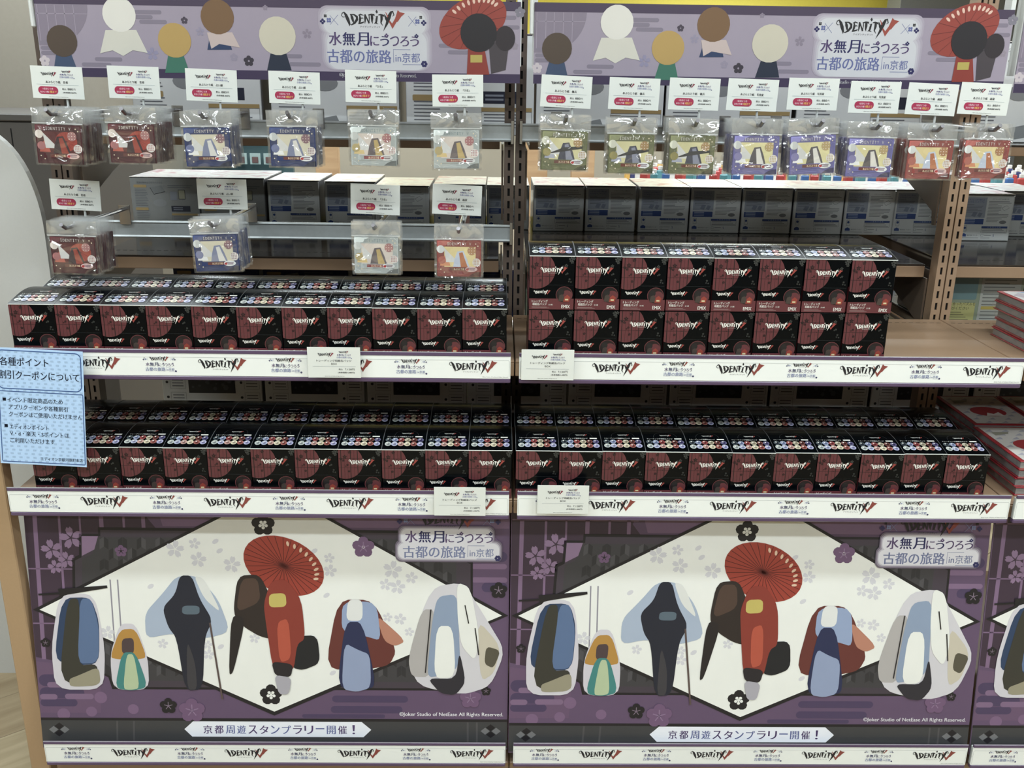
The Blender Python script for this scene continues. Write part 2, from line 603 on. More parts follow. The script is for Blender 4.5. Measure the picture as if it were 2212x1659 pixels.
# ------------------------------------------------------------------ uprights
def upright_mesh(postm, h=1.62, w=0.0195):
    m = MB()
    x0, x1, d = -w / 2, w / 2, 0.032
    sw, sh = 0.0024, 0.0075
    # front face with real slots every 25 mm
    m.add([(x0, 0, 0), (-sw, 0, 0), (-sw, 0, h), (x0, 0, h)], [(0, 1, 2, 3)], postm)
    m.add([(sw, 0, 0), (x1, 0, 0), (x1, 0, h), (sw, 0, h)], [(0, 1, 2, 3)], postm)
    z = 0.0
    n = int(h / 0.025)
    for i in range(n + 1):
        c = 0.0125 + i * 0.025
        z1 = min(c - sh, h)
        m.add([(-sw, 0, z), (sw, 0, z), (sw, 0, z1), (-sw, 0, z1)], [(0, 1, 2, 3)], postm)
        if c + sh > h:
            break
        m.add([(-sw, 0.0025, c - sh), (sw, 0.0025, c - sh), (sw, 0.0025, c + sh), (-sw, 0.0025, c + sh),
               (-sw, 0, c - sh), (sw, 0, c - sh), (sw, 0, c + sh), (-sw, 0, c + sh)],
              [(4, 0, 3, 7), (1, 5, 6, 2), (4, 5, 1, 0), (3, 2, 6, 7)], postm)
        m.add([(-sw, 0.004, c - sh), (sw, 0.004, c - sh), (sw, 0.004, c + sh), (-sw, 0.004, c + sh)], [(0, 1, 2, 3)], slotm)
        z = c + sh
    # sides, back, cap
    m.add([(x0, 0, 0), (x0, d, 0), (x0, d, h), (x0, 0, h)], [(0, 1, 2, 3)], postm)
    m.add([(x1, 0, 0), (x1, d, 0), (x1, d, h), (x1, 0, h)], [(0, 1, 2, 3)], postm)
    m.add([(x0, d, 0), (x1, d, 0), (x1, d, h), (x0, d, h)], [(0, 1, 2, 3)], postm)
    m.add([(x0, 0, h), (x1, 0, h), (x1, d, h), (x0, d, h)], [(0, 1, 2, 3)], postm)
    return m.mesh('post', fix=False)


UP = upright_mesh(postm)
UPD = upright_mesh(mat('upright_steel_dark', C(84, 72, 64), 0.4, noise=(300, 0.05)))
ends = [(-0.9, 'left end'), (0.0, 'middle'), (0.9, 'right end'), (1.8, 'far right')]
GOND = empty('shelving_frame', (0, 0, 0))
tag(GOND, 'tan slotted steel shelving frame carrying the whole shop display', 'shelving')
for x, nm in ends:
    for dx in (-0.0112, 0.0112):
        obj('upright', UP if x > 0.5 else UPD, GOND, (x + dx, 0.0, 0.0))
# brackets reaching to the rear shelves
def bracket(m, x, y0, y1, z, h, th=0.004):
    pts = [(y0, z), (y1, z), (y1, z - 0.012), (y0 + (y1 - y0) * 0.45, z - h * 0.45), (y0 + 0.02, z - h * 0.8), (y0 + 0.012, z - h), (y0, z - h)]
    m.prism(pts, 'x', x - th / 2, x + th / 2, brownd)


for x, nm in ends:
    for s in (-1, 1):
        for z, h in ((1.242, 0.14), (0.990, 0.12), (0.851, 0.03)):
            m = MB(); bracket(m, x + s * 0.024, 0.033, 0.40, z, h); m.build('bracket', GOND)
# base plinth and inner base of the gondola
m = MB()
m.box(-0.885, 2.7, -0.20, 0.40, 0.0, 0.07, mat('plinth_brown', C(70, 55, 44), 0.5)); m.build('plinth', GOND)
m = MB(); m.cham(-0.885, -0.001, -0.385, 0.4, 0.075, 0.10, brown); m.cham(0.001, 0.899, -0.385, 0.4, 0.075, 0.10, brown)
m.cham(0.901, 1.799, -0.385, 0.4, 0.075, 0.10, brown); m.build('base_deck', GOND)

# ------------------------------------------------------------------ front shelves
def shelf(x0, x1, y0, y1, z, label, th=0.028, perf=None, mt=brown):
    r = empty('shelf', ((x0 + x1) / 2, y0, z))
    tag(r, label, 'shelf')
    w = (x1 - x0) / 2
    m = MB()
    m.cham(-w, w, 0, y1 - y0, -0.004, 0, mt, 0.0012)
    m.build('shelf_plate', r)
    m = MB(); m.cham(-w, w, 0, 0.004, -th, -0.0042, brown, 0.001)
    m.build('front_lip', r)
    for xx in (-w, w - 0.002):
        m = MB(); m.box(xx, xx + 0.002, 0.0045, y1 - y0, -th, -0.0042, mt)
        m.build('side_lip', r)
    if perf:
        m = MB()
        for yy in perf:
            n = int(2 * w / 0.0145)
            for i in range(n):
                x = -w + 0.008 + i * 0.0145
                m.add([(x, yy - y0, 0.0002), (x + 0.009, yy - y0, 0.0002), (x + 0.009, yy - y0 + 0.0022, 0.0002), (x, yy - y0 + 0.0022, 0.0002)], [(0, 1, 2, 3)], slotm)
        o = m.build('slot_row', r, fix=False)
        o['kind'] = 'stuff'
    return r


G = 0.0012
ZU, ZM, ZB = 0.910, 0.660, 0.13
shelf(-0.898, -G, -0.345, -0.002, ZU, 'tan steel upper shelf of the left bay under the badge boxes', perf=[-0.035])
shelf(G, 0.9 - G, -0.345, -0.002, ZU, 'tan steel upper shelf of the right bay, bare at its right end', perf=[-0.035])
shelf(0.9 + G, 1.8 - G, -0.345, -0.002, ZU, 'tan steel upper shelf at the right edge under five red books', perf=[-0.035])
shelf(-0.898, -G, -0.375, -0.002, ZM, 'tan steel lower shelf of the left bay under two rows of boxes', perf=[-0.035])
shelf(G, 0.9 - G, -0.375, -0.002, ZM, 'tan steel lower shelf of the right bay under two rows of boxes', perf=[-0.035])
shelf(0.9 + G, 1.8 - G, -0.375, -0.002, ZM, 'tan steel lower shelf at the right edge under stacks of red books', perf=[-0.035])
# rear shelves of the double-sided unit
glossd = mat('glossy_dark_shelf', C(50, 43, 38), 0.1, noise=(400, 0.04))
def back_shelf(x0, x1, y0, y1, z, label, th=0.028):
    return shelf(x0, x1, y0, y1, z, label, th, perf=[y0 + 0.055, y0 + 0.36], mt=glossd)


back_shelf(-0.87, -0.03, 0.036, 0.70, 1.02, 'glossy brown rear shelf behind the left bay carrying puzzle boxes')
back_shelf(0.03, 0.87, 0.036, 0.70, 1.02, 'glossy brown rear shelf behind the right bay carrying eight puzzle boxes')
back_shelf(0.93, 1.77, 0.036, 0.70, 1.02, 'glossy brown rear shelf behind the right edge bay')
back_shelf(-0.87, -0.03, 0.036, 0.45, 1.266, 'top rear shelf behind the hanging packets of the left bay', 0.022)
back_shelf(0.03, 0.87, 0.036, 0.45, 1.266, 'top rear shelf behind the hanging packets of the right bay', 0.022)
back_shelf(0.93, 1.77, 0.036, 0.45, 1.266, 'top rear shelf at the right edge of the display', 0.022)
back_shelf(-0.87, -0.03, 0.036, 0.45, 0.875, 'rear shelf under the left bay with dark blue puzzle boxes', 0.022)
back_shelf(0.03, 0.87, 0.036, 0.45, 0.875, 'rear shelf with green and yellow puzzle boxes behind the right bay', 0.022)
back_shelf(0.93, 1.77, 0.036, 0.45, 0.875, 'rear shelf with green and yellow boxes at the right edge', 0.022)
back_shelf(-0.87, -0.03, 0.036, 0.45, 0.52, 'lowest rear shelf behind the left bay', 0.022)
back_shelf(0.03, 1.77, 0.036, 0.45, 0.52, 'lowest rear shelf behind the right bay', 0.022)

# ------------------------------------------------------------------ price rails with the printed strip
inkd = ink(30, 28, 38); inkr = ink(152, 66, 58); navy = ink(52, 52, 108); slate = ink(128, 138, 182); plum = ink(104, 82, 128)
grey = ink(170, 174, 176)
RL = 0.885


def strip_mesh():
    a = Art(front(-RL / 2, 0))
    a.rect(0.0, -0.001, RL, 0.0, ink(200, 205, 205), 0)
    a.line([(0.004, -0.0145), (RL - 0.004, -0.0145)], 0.0004, grey, 0)
    a.line([(RL - 0.004, -0.0145), (RL - 0.002, -0.0165), (RL - 0.002, -0.045)], 0.0004, grey, 0)
    a.line([(0.004, -0.0145), (0.002, -0.0165), (0.002, -0.045)], 0.0004, grey, 0)
    for k in range(8):
        x = 0.0605 + 0.1085 * k
        if k % 2:
            a.logo(x, -0.027, 0.084, inkd, inkr, 1, inkd)
        else:
            a.tourlogo(x, -0.0275, 0.049, 1, inkd, inkr, navy, slate, plum)
    a.text('©Joker Studio of NetEase All Rights Reserved.', RL - 0.004, -0.0455, 0.0018, inkd, 1, al='r', w=0.045)
    return a.mesh('strip_print', fix=False)


STRIP = strip_mesh()
rmb = MB(); rmb.cham(-RL / 2, RL / 2, 0, 0.003, -0.048, -0.0075, whiteg, 0.0005); WSTR = rmb.mesh('paper_strip')
rmb = MB(); rmb.cham(-RL / 2, RL / 2, -0.001, 0.003, -0.0073, -0.0012, purple, 0.0006); PTOP = rmb.mesh('top_edge')
rmb = MB(); rmb.cham(-RL / 2, RL / 2, -0.0005, 0.009, -0.0560, -0.0482, purple, 0.0015); PBOT = rmb.mesh('bottom_edge')
rmb = MB(); rmb.cham(-RL / 2, RL / 2, 0.0035, 0.009, -0.048, -0.0075, mat('rail_plastic', C(190, 195, 195), 0.4), 0.0005); RBODY = rmb.mesh('rail_body')
rails = [(-0.45, -0.355, 0.928, 'upper left shelf'), (0.45, -0.355, 0.928, 'upper right shelf'),
         (-0.45, -0.391, 0.683, 'middle left shelf'), (0.45, -0.391, 0.683, 'middle right shelf'),
         (-0.45, -0.405, 0.161, 'base below the left poster'), (0.45, -0.405, 0.161, 'base below the right poster'),
         (1.345, -0.391, 0.683, 'middle shelf at the far right edge'), (1.345, -0.405, 0.161, 'base at the far right edge')]
for x, y, z, nm in rails:
    r = empty('price_rail', (x, y, z))
    tag(r, 'white printed price rail with purple edges on the ' + nm, 'price rail')
    obj('rail_body', RBODY, r); obj('paper_strip', WSTR, r); obj('top_edge', PTOP, r); obj('bottom_edge', PBOT, r); obj('strip_print', STRIP, r)

# ------------------------------------------------------------------ badge boxes
BW, BH, BD = 0.0762, 0.0925, 0.118


def lid_pt(t):
    """profile of the curved lid, t from 0 (front edge) to 1 (rear)"""
    y = BD * t
    z = BH + 0.0115 * math.sin(min(t / 0.62, 1) * math.pi / 2) - (0.0065 * ((t - 0.62) / 0.38) ** 2 if t > 0.62 else 0)
    return y, z


m = MB()
m.cham(-BW / 2, BW / 2, 0, BD, 0, BH - 0.001, black, 0.0008)
CART = m.mesh('carton')
m = MB()
N = 12
e = 0.0006
top, und = [], []
for i in range(N + 1):
    y, z = lid_pt(i / N)
    top.append((y, z)); und.append((y, z - 0.0008))
for i in range(N):
    (y0, z0), (y1, z1) = top[i], top[i + 1]
    m.add([(-BW / 2 - e, y0, z0), (BW / 2 + e, y0, z0), (BW / 2 + e, y1, z1), (-BW / 2 - e, y1, z1)], [(0, 1, 2, 3)], black)
    for sx in (-1, 1):
        x = sx * (BW / 2 + e)
        m.add([(x, y0, BH - 0.001), (x, y1, BH - 0.001), (x, y1, z1), (x, y0, z0)], [(0, 1, 2, 3)], black)
m.add([(-BW / 2 - e, BD, BH - 0.001), (BW / 2 + e, BD, BH - 0.001), (BW / 2 + e, top[-1][0], top[-1][1]), (-BW / 2 - e, top[-1][0], top[-1][1])], [(0, 1, 2, 3)], black)
LID = m.mesh('lid')
m = MB()
edgew = mat('cut_card_edge', C(205, 208, 205), 0.5)
m.cham(-BW / 2 - 0.0008, BW / 2 + 0.0008, -0.0012, 0.0004, BH - 0.0010, BH + 0.0004, edgew, 0.0003)
for i in range(N):
    (y0, z0), (y1, z1) = top[i], top[i + 1]
    for sx in (-1, 1):
        x = sx * (BW / 2 + e)
        m.add([(x - 0.0004, y0, z0 + 0.0002), (x + 0.0004, y0, z0 + 0.0002), (x + 0.0004, y1, z1 + 0.0002), (x - 0.0004, y1, z1 + 0.0002)], [(0, 1, 2, 3)], ink(96, 98, 100))
EDGE = m.mesh('lid_edge', fix=False)

wh = ink(226, 224, 216); rd = ink(166, 62, 54); mr = ink(108, 48, 54, 0.4); mrd = ink(30, 12, 16); gyf = ink(58, 60, 58); crm = ink(220, 200, 150)
a = Art(front(-BW / 2, 0))
k = BW / 1010.0   # print laid out on a 1010 x 1226 grid, y up


def bp(x, y):
    return (x * k, y * k)


a.rect(0, 0, BW, 252 * k, mr, 0.5)
cx, cy, R = 150 * k, 905 * k, 428 * k
ps = []
for i in range(64):
    t = 2 * math.pi * i / 64
    ps.append((min(max(cx + R * math.cos(t), 0.0), BW), min(max(cy + R * math.sin(t), 0.0), 1213 * k)))
a.poly(ps, mr, 1)
for x in (60, 285, 450):
    hgt = math.sqrt(max(R * R - (x * k - cx) ** 2, 0))
    a.line([(x * k, cy - hgt), (x * k, min(cy + hgt, 1213 * k))], 17 * k, mrd, 2)
for x in (140, 215, 370):
    hgt = math.sqrt(max(R * R - (x * k - cx) ** 2, 0))
    a.line([(x * k, cy - hgt), (x * k, min(cy + hgt, 1213 * k))], 4 * k, mrd, 2)
for y in (990, 760):
    wdt = math.sqrt(R * R - (y * k - cy) ** 2)
    a.line([(0.0002, y * k), (cx + wdt, y * k)], 8 * k, mrd, 2)
for x, y, r in ((150, 1035, 52), (60, 985, 40), (115, 945, 34), (270, 1150, 44), (210, 830, 30), (170, 800, 20), (240, 670, 34), (350, 980, 14), (410, 760, 14)):
    a.flower(x * k, y * k, r * k, mrd, 2.2, notch=True)
for x, y, r in ((930, 1150, 60), (985, 1170, 44), (950, 1090, 40), (820, 1010, 42), (745, 985, 30), (850, 830, 26), (815, 810, 20), (900, 700, 26), (885, 650, 20), (935, 640, 20)):
    a.flower(x * k, y * k, r * k, gyf, 1, notch=True)
a.logo(545 * k, 900 * k, 610 * k, wh, rd, 3, wh)
a.logo(290 * k, 395 * k, 390 * k, wh, rd, 3)
for i in range(36):
    a.rect((12 + i * 27) * k, 566 * k, (28 + i * 27) * k, 570 * k, ink(70, 74, 78), 1)
# medallion: plain stand-in for the printed picture
a.disc(790 * k, 345 * k, 192 * k, mr, 2)
a.disc(790 * k, 345 * k, 176 * k, mrd, 3)
a.disc(850 * k, 330 * k, 120 * k, mr, 3.5)
a.disc(720 * k, 400 * k, 72 * k, ink(30, 28, 30), 4, n=14)
a.poly([bp(660, 200), bp(680, 330), bp(745, 360), bp(790, 300), bp(780, 190)], ink(72, 60, 54), 5)
a.poly([bp(770, 185), bp(800, 300), bp(860, 345), bp(930, 290), bp(905, 185)], ink(160, 58, 42), 5.5)
a.rect(812 * k, 215 * k, 885 * k, 250 * k, crm, 6.5)
a.text('トレーディング', 60 * k, 160 * k, 62 * k, wh, 3, w=360 * k, al='l', bold=0.012)
a.text('和紙缶バッジ', 75 * k, 92 * k, 62 * k, wh, 3, w=320 * k, al='l', bold=0.012)
a.text('全12種', 440 * k, 96 * k, 34 * k, wh, 3, w=90 * k, al='l')
for j, y in enumerate((52, 30)):
    a.rect(60 * k, y * k, (400 + j * 60) * k, (y + 6) * k, ink(176, 150, 146), 2)
a.text('EMIX', 830 * k, 30 * k, 78 * k, wh, 3, w=190 * k, bold=0.02)
FPR = a.mesh('front_print', fix=False)


def lidfn(u, v, L):
    t = min(max(v / BD, 0), 1)
    y, z = lid_pt(t)
    y2, z2 = lid_pt(min(t + 0.01, 1) if t < 0.99 else t)
    y1, z1 = lid_pt(max(t - 0.01, 0))
    dy, dz = y2 - y1, z2 - z1
    l = math.hypot(dy, dz) or 1
    off = 0.0005 + L * 0.00016
    return (u - BW / 2, y - dz / l * off, z + dy / l * off)


a = Art(lidfn)
pal = [(178, 184, 178), (172, 176, 200), (192, 150, 138), (210, 198, 166), (160, 92, 82), (166, 166, 198)]
pal2 = [(66, 78, 84), (140, 150, 178), (150, 66, 66), (176, 166, 138), (112, 58, 52), (96, 92, 130)]
for i in range(6):
    x = BW * (0.125 + i * 0.15)
    for (yy, pl, sc_) in ((0.0165, pal, 1.0), (0.0295, pal2, 0.97)):
        c = pl[i]
        a.disc(x, yy, 0.0057 * sc_, ink(min(c[0] + 30, 235), min(c[1] + 30, 235), min(c[2] + 30, 235)), 0.5, ry=0.0062 * sc_, n=14)
        a.disc(x, yy, 0.0049 * sc_, ink(*c), 1.2, ry=0.0056 * sc_, n=12)
        a.disc(x + 0.0006, yy - 0.001, 0.0026, ink(max(c[0] - 60, 12), max(c[1] - 60, 12), max(c[2] - 50, 14)), 2, ry=0.003, n=8)
        a.disc(x - 0.0012, yy + 0.002, 0.0014, ink(225, 220, 210), 2.6, ry=0.0018, n=7)
a.text('トレーディング和紙缶バッジ', BW * 0.39, 0.038, 0.0042, wh, 1, w=BW * 0.60, bold=0.012)
a.rect(BW * 0.74, 0.0385, BW * 0.91, 0.042, wh, 1)
a.logo(BW * 0.55, 0.052, 0.022, ink(190, 190, 184), rd, 1)
arc = []
for i in range(17):
    t = math.pi * i / 16
    arc.append((BW * 0.53 + 0.021 * math.cos(t), 0.046 + 0.020 * math.sin(t)))
a.line(arc, 0.0005, ink(60, 62, 64), 0.6)
LPR = a.mesh('lid_print', fix=False)
m = MB()
m.add([(0, 0.001, 0.001), (0, BD - 0.001, 0.001), (0, BD - 0.001, 0.045), (0, 0.001, 0.045)], [(0, 1, 2, 3)], maroon)
SPR = m.mesh('side_print', fix=False)

BOX0 = empty('badge_box', (0, 0, 0))
obj('carton', CART, BOX0); obj('lid', LID, BOX0); obj('lid_edge', EDGE, BOX0)
obj('front_print', FPR, BOX0); obj('lid_print', LPR, BOX0); obj('side_print', SPR, BOX0, (BW / 2 + 0.0004, 0, 0)); obj('side_print', SPR, BOX0, (-BW / 2 - 0.0004, 0, 0))
used = []
ORD = ['leftmost', 'second from left', 'third from left', 'fourth from left', 'fifth from left', 'sixth from left', 'sixth from right',
       'fifth from right', 'fourth from right', 'third from right', 'second from right', 'rightmost']


def ordn(i, n):
    if i < (n + 1) // 2:
        return ORD[min(i, 5)] if i < 6 else ORD[5]
    return ORD[12 - (n - i)]


def badge_box(x, y, z, label, group, rz=0.0):
    o = BOX0 if not used else copy_tree(BOX0)
    used.append(1)
    o.location = (x, y, z)
    o.rotation_euler = (0, 0, rz)
    tag(o, label, 'box', group)


rnd = random.Random(3)
def brow(x0, pitch, n, y, z, what, group):
    for i in range(n):
        badge_box(x0 + pitch * (i + 0.5), y + rnd.uniform(-0.0015, 0.0015), z, 'black badge box, %s, %s' % (ordn(i, n), what), group, 0)


brow(-0.866, 0.0774, 11, -0.345, ZU, 'front row, upper left shelf', 'badge boxes on the upper left shelf')
brow(-0.866, 0.0774, 11, -0.220, ZU, 'rear row, upper left shelf', 'badge boxes on the upper left shelf')
brow(0.022, 0.0783, 8, -0.345, ZU, 'bottom layer, upper right shelf', 'stacked badge boxes on the upper right shelf')
brow(0.022, 0.0783, 8, -0.345, ZU + BH + 0.0005, 'top layer, upper right shelf', 'stacked badge boxes on the upper right shelf')
brow(-0.850, 0.0770, 11, -0.372, ZM, 'front row, lower left shelf', 'badge boxes on the lower left shelf')
brow(-0.850, 0.0770, 11, -0.248, ZM, 'rear row, lower left shelf', 'badge boxes on the lower left shelf')
brow(0.004, 0.0770, 11, -0.372, ZM, 'front row, lower right shelf', 'badge boxes on the lower right shelf')
brow(0.004, 0.0770, 11, -0.248, ZM, 'rear row, lower right shelf', 'badge boxes on the lower right shelf')

# the bottom layer of the stack carries a box: its lid lies flat under it
flat = MB()
flat.box(-BW / 2, BW / 2, 0, BD, BH - 0.001, BH - 0.0002, black)
FL = flat.mesh('lid')
for o in bpy.data.objects:
    if o.name.startswith('badge_box') and 'bottom layer' in o.get('label', ''):
        for ch in list(o.children):
            if ch.name.startswith('lid_print') or ch.name.startswith('lid_edge'):
                bpy.data.objects.remove(ch)
            elif ch.name.startswith('lid'):
                ch.data = FL

# ------------------------------------------------------------------ posters
def px(x, y):
    t = (y - 1118) / 474
    xl, xr = 54.6 + (88 - 54.6) * t, 1101 - 5 * t
    return (min(max((x - xl) / (xr - xl) * 0.898 - 0.449, -0.4485), 0.4485), -(y - 1118) / 474 * 0.437)


def pq(pts):
    return [px(*p) for p in pts]


KX = 0.898 / 1027
a = Art(front(0, 0, 1, 0, 0.0001))
pbg = ink(104, 80, 112); lat = ink(68, 50, 68); latl = ink(134, 104, 138); frm = ink(66, 64, 68); blk = ink(32, 29, 34)
wht = ink(228, 228, 222); lil = ink(148, 118, 152); gfl = ink(206, 204, 210); drk = ink(80, 64, 100); pfl = ink(120, 88, 124)
a.rect(-0.449, -0.467, 0.449, 0.03, pbg, 0)
a.poly(pq([(40, 1086), (330, 1086), (318, 1118), (345, 1150), (300, 1420), (170, 1440), (60, 1420), (40, 1418)]), lat, 1)
a.poly(pq([(335, 1086), (1103, 1086), (1103, 1136), (352, 1136)]), ink(128, 98, 132), 1)
a.poly(pq([(60, 1430), (160, 1438), (215, 1460), (215, 1545), (84, 1545)]), ink(112, 84, 116), 1.2)
for x, w in ((76, 9), (128, 5), (172, 4), (218, 9), (266, 5), (308, 8)):
    a.line(pq([(x, 1086), (x + 18, 1425)]), w * KX, latl, 2)
for y in (1110, 1228, 1346):
    a.line(pq([(56, y), (330, y + 1)]), 3 * KX, latl, 2)
for x, y, r in ((155, 1162, 25), (113, 1187, 23), (145, 1209, 19), (120, 1224, 16)):
    a.flower(*px(x, y), r * KX, lil, 3, notch=True, rot=100)
# right side clouds
for x0, x1, y, h, c in ((1018, 1095, 1217, 12, latl), (1018, 1096, 1246, 12, latl), (1040, 1096, 1262, 22, drk), (1020, 1096, 1196, 24, drk)):
    p0, p1 = px(x0, y), px(x1, y)
    a.cloud(p0[0], min(p1[0], 0.447), p0[1], h * KX, c, 2 if c is latl else 1.5)
for x0, x1, y, h, c in ((70, 175, 1472, 28, drk), (84, 180, 1500, 26, drk), (84, 165, 1522, 18, drk), (100, 150, 1482, 13, latl), (84, 122, 1509, 13, latl), (138, 200, 1508, 13, latl),
                        (715, 880, 1511, 16, drk), (712, 868, 1535, 17, drk), (650, 830, 1550, 9, drk)):
    p0, p1 = px(x0, y), px(x1, y)
    a.cloud(max(p0[0], -0.447), p1[0], p0[1], h * KX, c, 2.2 if c is latl else 1.8)
for x, y, r in ((215, 1510, 14), (195, 1542, 12), (135, 1548, 14), (285, 1536, 12), (1060, 1170, 18), (960, 1125, 9)):
    a.disc(*px(x, y), r * KX, ink(130, 98, 134), 2.4, n=14)
# frame and star panel
a.poly(pq([(157, 1205), (172, 1198), (172, 1153), (213, 1153), (213, 1139), (1004, 1142), (1004, 1200), (1021, 1208), (1021, 1420), (1010, 1480),
           (1003, 1491), (240, 1491), (232, 1465), (205, 1450), (157, 1440)]), blk, 3)
a.poly(pq([(163, 1210), (177, 1203), (177, 1158), (218, 1158), (218, 1145), (999, 1147), (999, 1204), (1016, 1212), (1016, 1418), (1005, 1474),
           (999, 1486), (244, 1486), (236, 1461), (209, 1446), (163, 1436)]), ink(72, 62, 74), 4)
a.poly(pq([(178, 1206), (200, 1196), (214, 1160), (985, 1160), (985, 1472), (246, 1472), (228, 1450), (178, 1430)]), frm, 5)
chev, chev2 = ink(50, 49, 53), ink(82, 80, 84)
for i in range(76):
    for j in range(7):
        x = 216 + i * 10; y = 1162 + j * 46 + (23 if (i // 2) % 2 else 0)
        sl = 6 if i % 2 else -6
        if x > 970 or y > 1440:
            continue
        a.poly(pq([(x, y - sl / 2), (x + 9.4, y + sl / 2), (x + 9.4, y + 21 + sl / 2), (x, y + 21 - sl / 2)]), chev if (i + j) % 3 else chev2, 6)
a.poly(pq([(178, 1158), (213, 1158), (205, 1186), (178, 1200)]), lil, 7)
a.flower(*px(262, 1189), 14 * KX, pfl, 7, eye=blk)
star_o = [(72, 1316), (524, 1086), (656, 1086), (1098, 1323), (590, 1549)]
star = [(86, 1316), (538, 1086), (644, 1086), (1084, 1323), (590, 1540)]
a.poly(pq(star_o), blk, 8)
a.poly(pq(star), wht, 9)
for x0 in (238, 254):
    a.line(pq([(x0, 1250), (x0 + 8, 1385)]), 3 * KX, ink(150, 145, 158), 10)
for x, y, r in ((378, 1184, 20), (420, 1172, 13), (428, 1206, 18), (500, 1216, 19), (232, 1365, 16), (350, 1389, 12), (447, 1391, 11), (449, 1412, 13),
                (548, 1376, 12), (710, 1201, 12), (712, 1228, 15), (847, 1225, 21), (832, 1257, 14), (858, 1262, 17), (888, 1242, 14), (836, 1328, 11), (863, 1332, 14), (883, 1360, 11)):
    a.flower(*px(x, y), r * KX, gfl, 10, notch=True, rot=80)
for x, y in ((325, 1264), (465, 1167), (474, 1187), (678, 1186), (704, 1281), (717, 1452), (475, 1395)):
    a.disc(*px(x, y), 8 * KX, gfl, 10, ry=5 * KX, n=8, rot=0.6)
for x, y in ((568, 1131), (583, 1502)):
    a.flower(*px(x, y), 25 * KX, blk, 11, 5, 90, 0.46)
    a.flower(*px(x, y), 12 * KX, wht, 12, 5, 54, 0.30)
for x, y, r in ((98, 1388, 11), (361, 1528, 19), (1077, 1268, 19), (1050, 1491, 11)):
    a.flower(*px(x, y), r * KX, blk, 12, 5, 90, 0.46, eye=ink(140, 120, 140))
for x, y, r in ((784, 1177, 24), (412, 1538, 29), (1016, 1508, 24)):
    a.flower(*px(x, y), r * KX, pfl, 12, 5, 90, 0.46, eye=lil)
# plain tall drapes and parasols in place of the printed figures
def drape(pieces, L):
    for i, (c, pts) in enumerate(pieces):
        for _ in range(2):
            q = []
            for n_ in range(len(pts)):
                p0, p1 = pts[n_], pts[(n_ + 1) % len(pts)]
                q += [(p0[0] * .82 + p1[0] * .18, p0[1] * .82 + p1[1] * .18), (p0[0] * .18 + p1[0] * .82, p0[1] * .18 + p1[1] * .82)]
            pts = q
        a.poly(pq(pts), ink(*c), L + i)


halo = ink(205, 200, 208)
drape([((205, 200, 208), [(128, 1282), (205, 1280), (226, 1400), (222, 1492), (118, 1492), (110, 1400)]),
       ((44, 68, 104), [(134, 1290), (196, 1288), (214, 1340), (213, 1434), (160, 1438), (116, 1425)]),
       ((92, 118, 160), [(172, 1292), (197, 1290), (213, 1350), (212, 1432), (163, 1434)]),
       ((60, 58, 50), [(146, 1292), (174, 1290), (166, 1438), (210, 1434), (208, 1480), (126, 1476)]),
       ((158, 150, 124), [(168, 1460), (212, 1440), (216, 1482), (150, 1486), (148, 1468)])], 13)
a.line(pq([(84, 1283), (130, 1280)]), 4 * KX, blk, 14)
a.line([px(128, 1278) + (16 * KX,), px(232, 1265) + (6 * KX,)], 1, blk, 18)
drape([((205, 200, 208), [(258, 1345), (292, 1345), (318, 1420), (320, 1492), (242, 1492), (236, 1415)]),
       ((196, 142, 44), [(258, 1358), (292, 1356), (316, 1420), (294, 1424), (254, 1424), (236, 1420)]),
       ((84, 66, 68), [(262, 1378), (288, 1376), (288, 1412), (262, 1412)]),
       ((58, 140, 136), [(262, 1408), (292, 1408), (318, 1486), (282, 1494), (246, 1488)]),
       ((182, 198, 156), [(272, 1412), (288, 1412), (300, 1488), (280, 1492), (264, 1490)])], 13)
drape([((168, 182, 204), [(380, 1242), (424, 1240), (470, 1290), (496, 1362), (440, 1378), (370, 1366), (314, 1378), (312, 1322), (350, 1280)]),
       ((216, 216, 212), [(418, 1240), (440, 1246), (478, 1322), (440, 1290)]),
       ((34, 38, 54), [(388, 1240), (414, 1240), (430, 1290), (458, 1336), (440, 1376), (436, 1490), (398, 1494), (380, 1376), (362, 1352), (350, 1310), (378, 1280)]),
       ((92, 110, 124), [(393, 1305), (430, 1305), (430, 1324), (392, 1324)]),
       ((64, 62, 68), [(402, 1378), (420, 1430), (424, 1490), (402, 1492)])], 13)
a.line(pq([(452, 1342), (478, 1512)]), 4 * KX, ink(96, 78, 74), 19)
